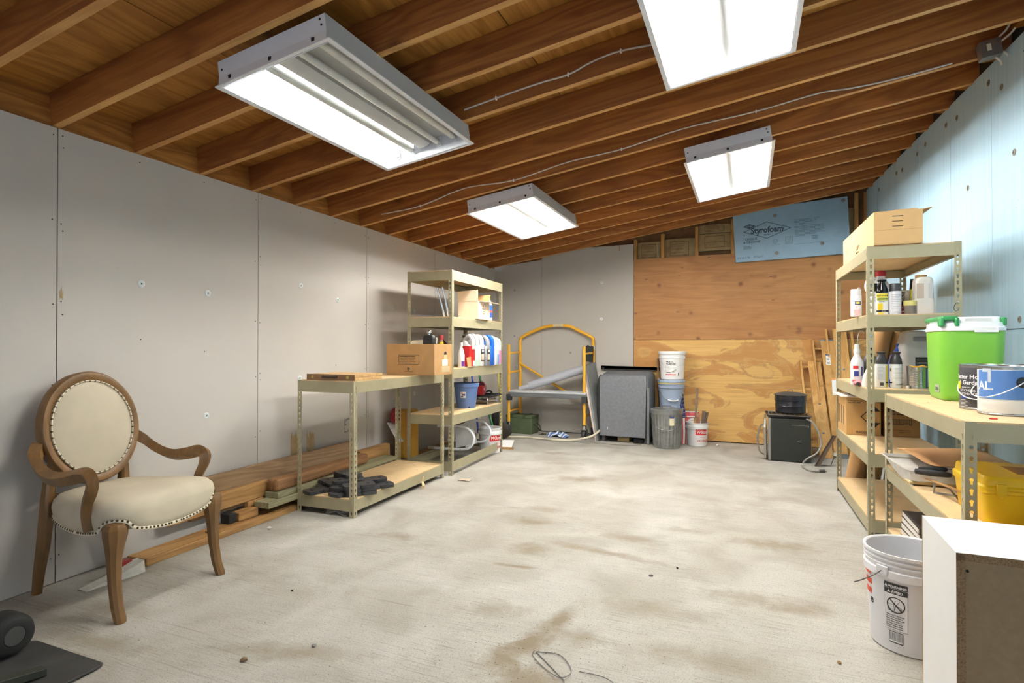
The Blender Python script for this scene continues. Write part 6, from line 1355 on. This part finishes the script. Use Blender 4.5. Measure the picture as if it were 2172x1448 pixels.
t = thing('cloth_bag', 'blue and white plastic bag hanging inside the rim of the white bucket', 'bag', (.66, 2.55, .25)); bm = bm_new(); loft(bm, [[(-.03, -.012, 0), (.035, -.012, 0), (.035, .012, 0), (-.03, .012, 0)], [(-.035, -.016, .06), (.04, -.016, .06), (.04, .016, .06), (-.035, .016, .06)], [(-.02, -.01, .15), (.02, -.01, .15), (.02, .01, .15), (-.02, .01, .15)]]); obj('bag_body', bm, M((120, 156, 200), .5), t, smooth=True); bm = bm_new(); bx(bm, -.045, .03, -.02, -.014, -.08, .01); obj('bag_tail', bm, WHITE, t)
MEL = M((238, 238, 236), .42, var=.015); PBD = m_particle('dark_particle_board', (146, 116, 80), (112, 86, 56), 1.2); HARD = M((150, 126, 94), .8, var=.08, vs=60, bump=.2, bs=400); EDGE = M((196, 150, 86), .6)
t = thing('white_cabinet', 'white melamine cabinet with brown hardboard back turned to the camera', 'cabinet', (.489, 1.782, 0), math.radians(-1.6))
Wc, Dc, Hc, th = .66, .345, .622, .019
box('side_panel', [MEL], (0, th, .001, Dc, 0, Hc-.0002), t); box('side_panel', MEL, (Wc-th, Wc, .001, Dc, 0, Hc), t)
box('top_panel', MEL, (-.0005, Wc, .001, Dc, Hc-.0002, Hc+.0005), t); box('top_core', PBD, (th, Wc-th, .002, Dc-.002, Hc-th, Hc-.0004), t); box('bottom_panel', PBD, (th, Wc-th, .002, Dc, .06, .06+th), t)
bm = bm_new(); bx(bm, .0005, th+.0008, 0, .004, 0, Hc-.001); bx(bm, .0005, Wc, 0, .0012, Hc-th, Hc-.0008); obj('raw_edge', bm, PBD, t)
box('back_panel', HARD, (th, Wc-th, .0035, .0065, .06, Hc-th), t)
bm = bm_new(); lathe(bm, [(.004, 0), (.004, .001), (0, .001)], 8, mt=T(.024, .0035, Hc-.045) @ RX(PI/2)); obj('nail_hole', bm, DARK, t)
bm = bm_new(); bx(bm, -.0012, Wc, Dc, Dc+.0015, 0, Hc+.001); obj('edge_band', bm, EDGE, t)

# ------------------------------------------------------------------ hand truck foot at the lower left
t = thing('hand_truck', 'dark steel toe plate and black rubber wheel of a hand truck at the lower left', 'hand truck', (-2.34, 1.19, 0))
PLT = M((76, 75, 73), .5, .5, var=.3, vs=7)
bm = bm_new(); prism(bm, [(-.225, .115), (-.205, .128), (.195, .128), (.205, .118), (.21, -.03), (.205, -.10), (-.24, -.10)], .006, .014); obj('toe_plate', bm, PLT, t, bevel=.002)
bm = bm_new(); bx(bm, -.24, .205, -.104, -.096, 0, .014); obj('plate_lip', bm, M((50, 50, 50), .6, .4), t)
bm = bm_new(); loft(bm, [[(.065, .005, .015), (.105, .0, .015), (.105, .0, .04), (.065, .005, .04)], [(.05, -.2, .045), (.09, -.205, .045), (.09, -.205, .075), (.05, -.2, .075)], [(.03, -.42, .09), (.07, -.425, .09), (.07, -.425, .12), (.03, -.42, .12)]]); obj('frame_rail', bm, M((54, 57, 49), .5, .3), t, bevel=.002)
bm = bm_new(); lathe(bm, [(.0, -.07), (.05, -.07), (.066, -.062), (.074, -.04), (.075, 0), (.074, .03), (.066, .05), (.056, .056), (.035, .056), (.033, .05), (.03, .050)], 40, mt=T(-.185, .02, .093) @ RY(PI/2)); wl_ = obj('wheel', bm, M((22, 23, 20), .8, bump=.2), t, smooth=True, angle=50)
bm = bm_new(); lathe(bm, [(.033, .049), (.034, .054), (.032, .057), (.0, .0575)], 28, mt=T(-.185, .02, .093) @ RY(PI/2)); obj('hub_cap', bm, M((72, 73, 70), .5, .3), wl_, smooth=True)

# ------------------------------------------------------------------ packaging and litter on the floor
t = thing('crushed_package', 'crushed white and red plastic package on the floor behind the armchair leg', 'package', (-2.885, 1.85, 0), math.radians(88))
bm = bm_new(); loft(bm, [[(-.17, -.03, .001), (-.17, .03, .001), (-.17, .03, .004), (-.17, -.03, .004)], [(-.05, -.04, .001), (-.05, .04, .001), (-.05, .035, .022), (-.05, -.035, .022)], [(.06, -.045, .001), (.06, .045, .001), (.06, .035, .055), (.06, -.038, .05)], [(.10, -.04, .001), (.10, .04, .001), (.10, .03, .06), (.10, -.03, .058)]]); obj('wrapper', bm, M((208, 204, 192), .4, var=.15, vs=20, bump=.8, bs=30), t, smooth=True, angle=30)
bm = bm_new(); bx(bm, -.02, .07, .02, .05, .002, .066); obj('red_flap', bm, M((150, 36, 30), .5), t)
def litter(name, label, cat, loc, mat, r, seed, flatness=.4, group='litter on the concrete floor'):
    rr = random.Random(seed); bm = bm_new(); bmesh.ops.create_icosphere(bm, subdivisions=1, radius=r)
    for v in bm.verts: v.co *= rr.uniform(.6, 1.15); v.co.z = (v.co.z+r*.6)*flatness
    zmin = min(v.co.z for v in bm.verts)
    for v in bm.verts: v.co.z -= zmin
    return tag(obj(name, bm, mat, None, loc), label, cat, group)
litter('dark_pebble', 'grey pebble on the open floor, larger of the pair at right of centre', 'pebble', (-.456, 2.89, 0), M((84, 80, 76), .8), .014, 1)
litter('dark_pebble', 'black pebble on the open floor beyond the grey one at right of centre', 'pebble', (-.344, 3.03, 0), M((60, 52, 44), .8), .008, 2, .8)
litter('dark_pebble', 'tiny black pebble on the floor in front of the low shelving', 'pebble', (-1.98, 2.06, 0), M((46, 42, 36), .8), .007, 3, .8)
litter('paper_scrap', 'tiny white paper scrap on the floor right of the armchair', 'paper scrap', (-2.779, 2.70, 0), WHITE, .018, 4, .6)
litter('dirt_clump', 'brown dirt clump on the floor at the lower left, right of the chair leg', 'dirt', (-1.706, 1.537, 0), M((110, 90, 66), .9), .014, 5, .5)
litter('dirt_clump', 'grey lint clump on the foreground floor right of the chair', 'dirt', (-1.539, 1.714, 0), M((120, 118, 114), .9), .011, 6, .5)
litter('wood_chip', 'brown chip on the floor in front of the white bucket', 'wood chip', (.30, 2.36, 0), M((130, 104, 66), .9), .013, 7, .4)
litter('paper_scrap', 'white scrap on the floor between ice cream bucket and plywood wall', 'paper scrap', (-.33, 6.92, 0), WHITE, .025, 9, .5)
rr = random.Random(11); bm = bm_new()
for k in range(1100):
    X = rr.uniform(-2.5, .6); Y = rr.uniform(1.25, 6.6)
    if rr.random() < .35: X, Y = rr.gauss(-.75, .25), rr.gauss(2.0, .3)
    s_ = rr.uniform(.0006, .0017); bmesh.ops.create_cone(bm, cap_ends=True, segments=4, radius1=s_, radius2=s_*.4, depth=s_, matrix=T(X, Y, s_*.5) @ RZ(rr.random()*3) @ Matrix.Diagonal((1, rr.uniform(.5, 2.2), 1, 1)))
tag(obj('floor_grit', bm, M((74, 60, 44), .9, var=.4), None), 'scattered grit and crumbs over the concrete floor', 'grit', kind='stuff')
# curl of wire in the foreground
bm = bm_new(); tube(bm, spline([(-.78, 1.74, .003), (-.77, 1.70, .006), (-.70, 1.64, .004), (-.63, 1.60, .01), (-.61, 1.66, .006), (-.68, 1.745, .004), (-.77, 1.735, .003)], 6)+spline([(-.62, 1.60, .004), (-.56, 1.50, .004), (-.44, 1.50, .005), (-.40, 1.57, .006), (-.48, 1.66, .006), (-.585, 1.67, .004)], 6), .0016, 5)
tag(obj('wire_curl', bm, M((110, 110, 108), .5, .4), None, (.03, .27, 0)), 'curled grey wire lying on the floor at the bottom of the picture', 'wire')
# plastic wrap under the low shelving and paper strip
t = rag('clear crumpled plastic wrap on the floor under the low shelving', (-2.60, 3.16, 0), M((206, 204, 196), .15, alpha=.35), .10, .07, .05, 8, 'plastic_wrap'); t['category'] = 'plastic wrap'
bm = bm_new(); loft(bm, [[(0, -.02, 0), (0, .025, 0), (.001, .025, 0), (.001, -.02, 0)], [(.012, -.022, .03), (.012, .018, .03), (.013, .018, .03), (.013, -.022, .03)], [(-.004, -.012, .06), (-.004, .014, .06), (-.003, .014, .06), (-.003, -.012, .06)], [(.006, .0, .10), (.006, .018, .10), (.007, .018, .10), (.007, 0, .10)]]); tag(obj('cardboard_strip', bm, M((216, 186, 140), .8), None, (-2.425, 3.93, .0)), 'torn strip of cardboard at the front of the low shelving', 'cardboard')
t = rag('dull pink scrap on the floor in front of the tall left shelving', (-2.24, 4.32, 0), M((190, 172, 152), .9), .05, .03, .01, 4, 'cloth_scrap')
t = thing('paper_sheet', 'white paper and red net bag tucked behind the low shelving by the left wall', 'paper', (-3.10, 4.49, .25), 0); bm = bm_new(); loft(bm, [[(0, -.09, .19), (0, .09, .17), (.003, .09, .17), (.003, -.09, .19)], [(.05, -.08, .10), (.05, .09, .09), (.053, .09, .09), (.053, -.08, .10)], [(.09, -.04, 0), (.09, .09, 0), (.093, .09, 0), (.093, -.04, 0)]]); obj('sheet', bm, M((226, 224, 226), .7), t, smooth=True)
bm = bm_new(); lathe(bm, [(.02, .17), (.05, .19), (.055, .25), (.04, .30), (.012, .32)], 14, cx=.02, cy=.03); obj('red_net', bm, M((150, 40, 50), .8, var=.6, vs=60), t, smooth=True)

# ------------------------------------------------------------------ printed blue foam board on the back wall
fb = thing('printed_foam_board', 'tilted blue foam board printed with a diamond logo on the back wall', 'foam board', (-.137, 7.135, 2.129), rot=(0, -.0305, 0))
Wb, Hb = 1.172, .61
FOAM2 = M((144, 174, 194), .6, var=.05)
bm = bm_new(); prism(bm, [(0, 0), (Wb, 0), (Wb-.01, .628), (-.015, .595)], 0, .05, T(0, .05, 0) @ RX(PI/2)); obj('board', bm, FOAM2, fb, bevel=.003)
INKB = M((58, 78, 92), .7)
def diamond(x, z, w_, h_, lw, fill=False):
    bm = bm_new(); P_ = [(x-w_, z), (x, z-h_), (x+w_, z), (x, z+h_)]; k = 1-lw
    if fill: prism(bm, P_, 0, .0008, RX(PI/2))
    else:
        Q = [(x-w_*k, z), (x, z-h_*k), (x+w_*k, z), (x, z+h_*k)]
        for i in range(4):
            j = (i+1) % 4; prism(bm, [P_[i], P_[j], Q[j], Q[i]], 0, .0008, RX(PI/2))
    return obj('logo_diamond', bm, INKB, fb)
diamond(.345, .345, .255, .098, .07); diamond(.16, .405, .07, .028, .07, True)
text('DOW', FOAM2, fb, (.16, -.0012, .395), size=.026, align='CENTER', bold=.0005)
text('Styrofoam', INKB, fb, (.345, -.0008, .318), size=.095, align='CENTER', bold=.0035, sx=.86); text('BRAND', INKB, fb, (.345, -.0008, .285), size=.02, align='CENTER', bold=.0006)
text('TONGUE\n& GROOVE', INKB, fb, (.09, -.0008, .245), size=.036, bold=.0008)
for k, s in enumerate(('EXTRUDED', 'POLYSTYRENE', 'INSULATION')): text(s, INKB, fb, (.09, -.0008, .17-.014*k), size=.014, bold=.0003)
text('2 X 24 X 96     16 SQ FT', INKB, fb, (.02, -.0008, .035), size=.03, sx=.9)
for k in range(13):
    ww = (.20, .24, .26, .16, .12, .4, .42, .40, .41, .38, .42, .3, .14)[k]
    text('Caution combustible keep away from heat and flame protect as directed'[:int(ww*135)], INKB, fb, (.63, -.0008, .425-.0155*k), size=.0125, bold=.0002)
text('R-VALUE', INKB, fb, (.83, -.0008, .425), size=.014); text('10.0', INKB, fb, (.83, -.0008, .41), size=.014)
for k in range(3): text('5 000 BTU', INKB, fb, (.80, -.0008, .225-.016*k), size=.017, bold=.0004, sx=.8)
text('See product literature for recommended use and installation instructions', INKB, fb, (.63, -.0008, .15), size=.011)
bm = bm_new(); tube(bm, [(.43+.024*math.cos(a), -.0006, .205+.024*math.sin(a)) for a in [2*PI*k/24 for k in range(25)]], .002, 4, caps=False); obj('approval_mark', bm, INKB, fb); text('UL', INKB, fb, (.43, -.0008, .196), size=.024, align='CENTER'); text('Underwriters classified', INKB, fb, (.43, -.0008, .165), size=.01, align='CENTER')
outline_rect(fb, INKB, .535, .605, .165, .245, 0, .003, 'approval_frame')
for k in range(4): text('CODE ICC', INKB, fb, (.545, -.0008, .225-.016*k), size=.012, sx=.9)
bm = bm_new(); bx(bm, .515, .521, -.0008, 0, .33, .36); lathe(bm, [(.004, 0), (.004, .0008), (0, .0008)], 8, mt=T(.518, 0, .385) @ RX(PI/2)); obj('ink_mark', bm, INKB, fb)
for x, z in ((.435, .50), (1.12, .59), (.44, .07), (.90, .135)):
    w1 = obj('foam_washer', washer_mesh(WASHG, .02), WASHG, fb, (x, 0, z), (PI/2, 0, 0), smooth=True)

# ------------------------------------------------------------------ cables on the rafters, junction box
CAB = M((212, 206, 196), .5)
def cable(label, xs, y, dz, r=.0045, name='electric_cable'):
    t = thing(name, label, 'cable', (xs[0], y, ZR(xs[0])), group='cables stapled to the rafters'); pts = []
    for x, d in zip(xs, dz): pts.append((x-xs[0], 0, ZR(x)-ZR(xs[0])+d))
    bm = bm_new(); sp_ = spline(pts, 5); tube(bm, sp_, r, 8, flat=(.8, 1.1)); obj('sheath', bm, CAB, t, smooth=True)
    for i in (1, 3, 5, 7):
        if i < len(pts)-1:
            p = pts[i]; bm = bm_new(); bx(bm, p[0]-.004, p[0]+.004, -.006, .008, p[2]-.010, p[2]+.010); obj('staple', bm, WHITE, t, bevel=.001)
    return t
cable('white cable on the rafter between the two nearest light fixtures', (-1.50, -1.30, -1.05, -.88, -.75, -.60, -.38), 2.877, (.055, .06, .062, .055, .08, .085, .05))
cable('long white cable crossing the ceiling behind the two near light fixtures', (-2.94, -2.55, -2.13, -1.7, -1.25, -.85, -.43, .05, .42, .60, .85, 1.12), 4.094, (.05, .03, .075, .03, .055, .04, .065, .045, .05, .025, .008, .008))
t = thing('junction_box', 'grey metal junction box with cables under the ceiling at the blue wall', 'junction box', (1.285, 4.06, 2.862), rot=(0, -SLA, 0))
box('box_body', GALV, (-.05, .05, -.03, .035, -.055, .045), t, bevel=.004); box('sticker', M((230, 222, 190), .6), (-.02, .0, -.0312, -.03, -.02, .02), t)
for p, q in (((.04, .0, .045), (.09, -.05, .09)), ((.05, 0, -.03), (.085, .02, -.07)), ((.02, .0, -.055), (.05, .03, -.10)), ((.05, -.01, .02), (.10, -.08, .05))):
    bm = bm_new(); tube(bm, spline([p, ((p[0]+q[0])/2+.01, (p[1]+q[1])/2, (p[2]+q[2])/2), q], 4), .006, 6); obj('cable_stub', bm, CAB, t, smooth=True)
bm = bm_new(); tube(bm, spline([(1.375, 3.62, 2.83), (1.35, 3.70, 2.72), (1.365, 3.80, 2.69), (1.37, 3.86, 2.74)], 6), .0022, 5); tag(obj('thin_wire', bm, BLACK, None), 'thin dark wire hanging down the top of the blue foam wall at the right', 'wire')
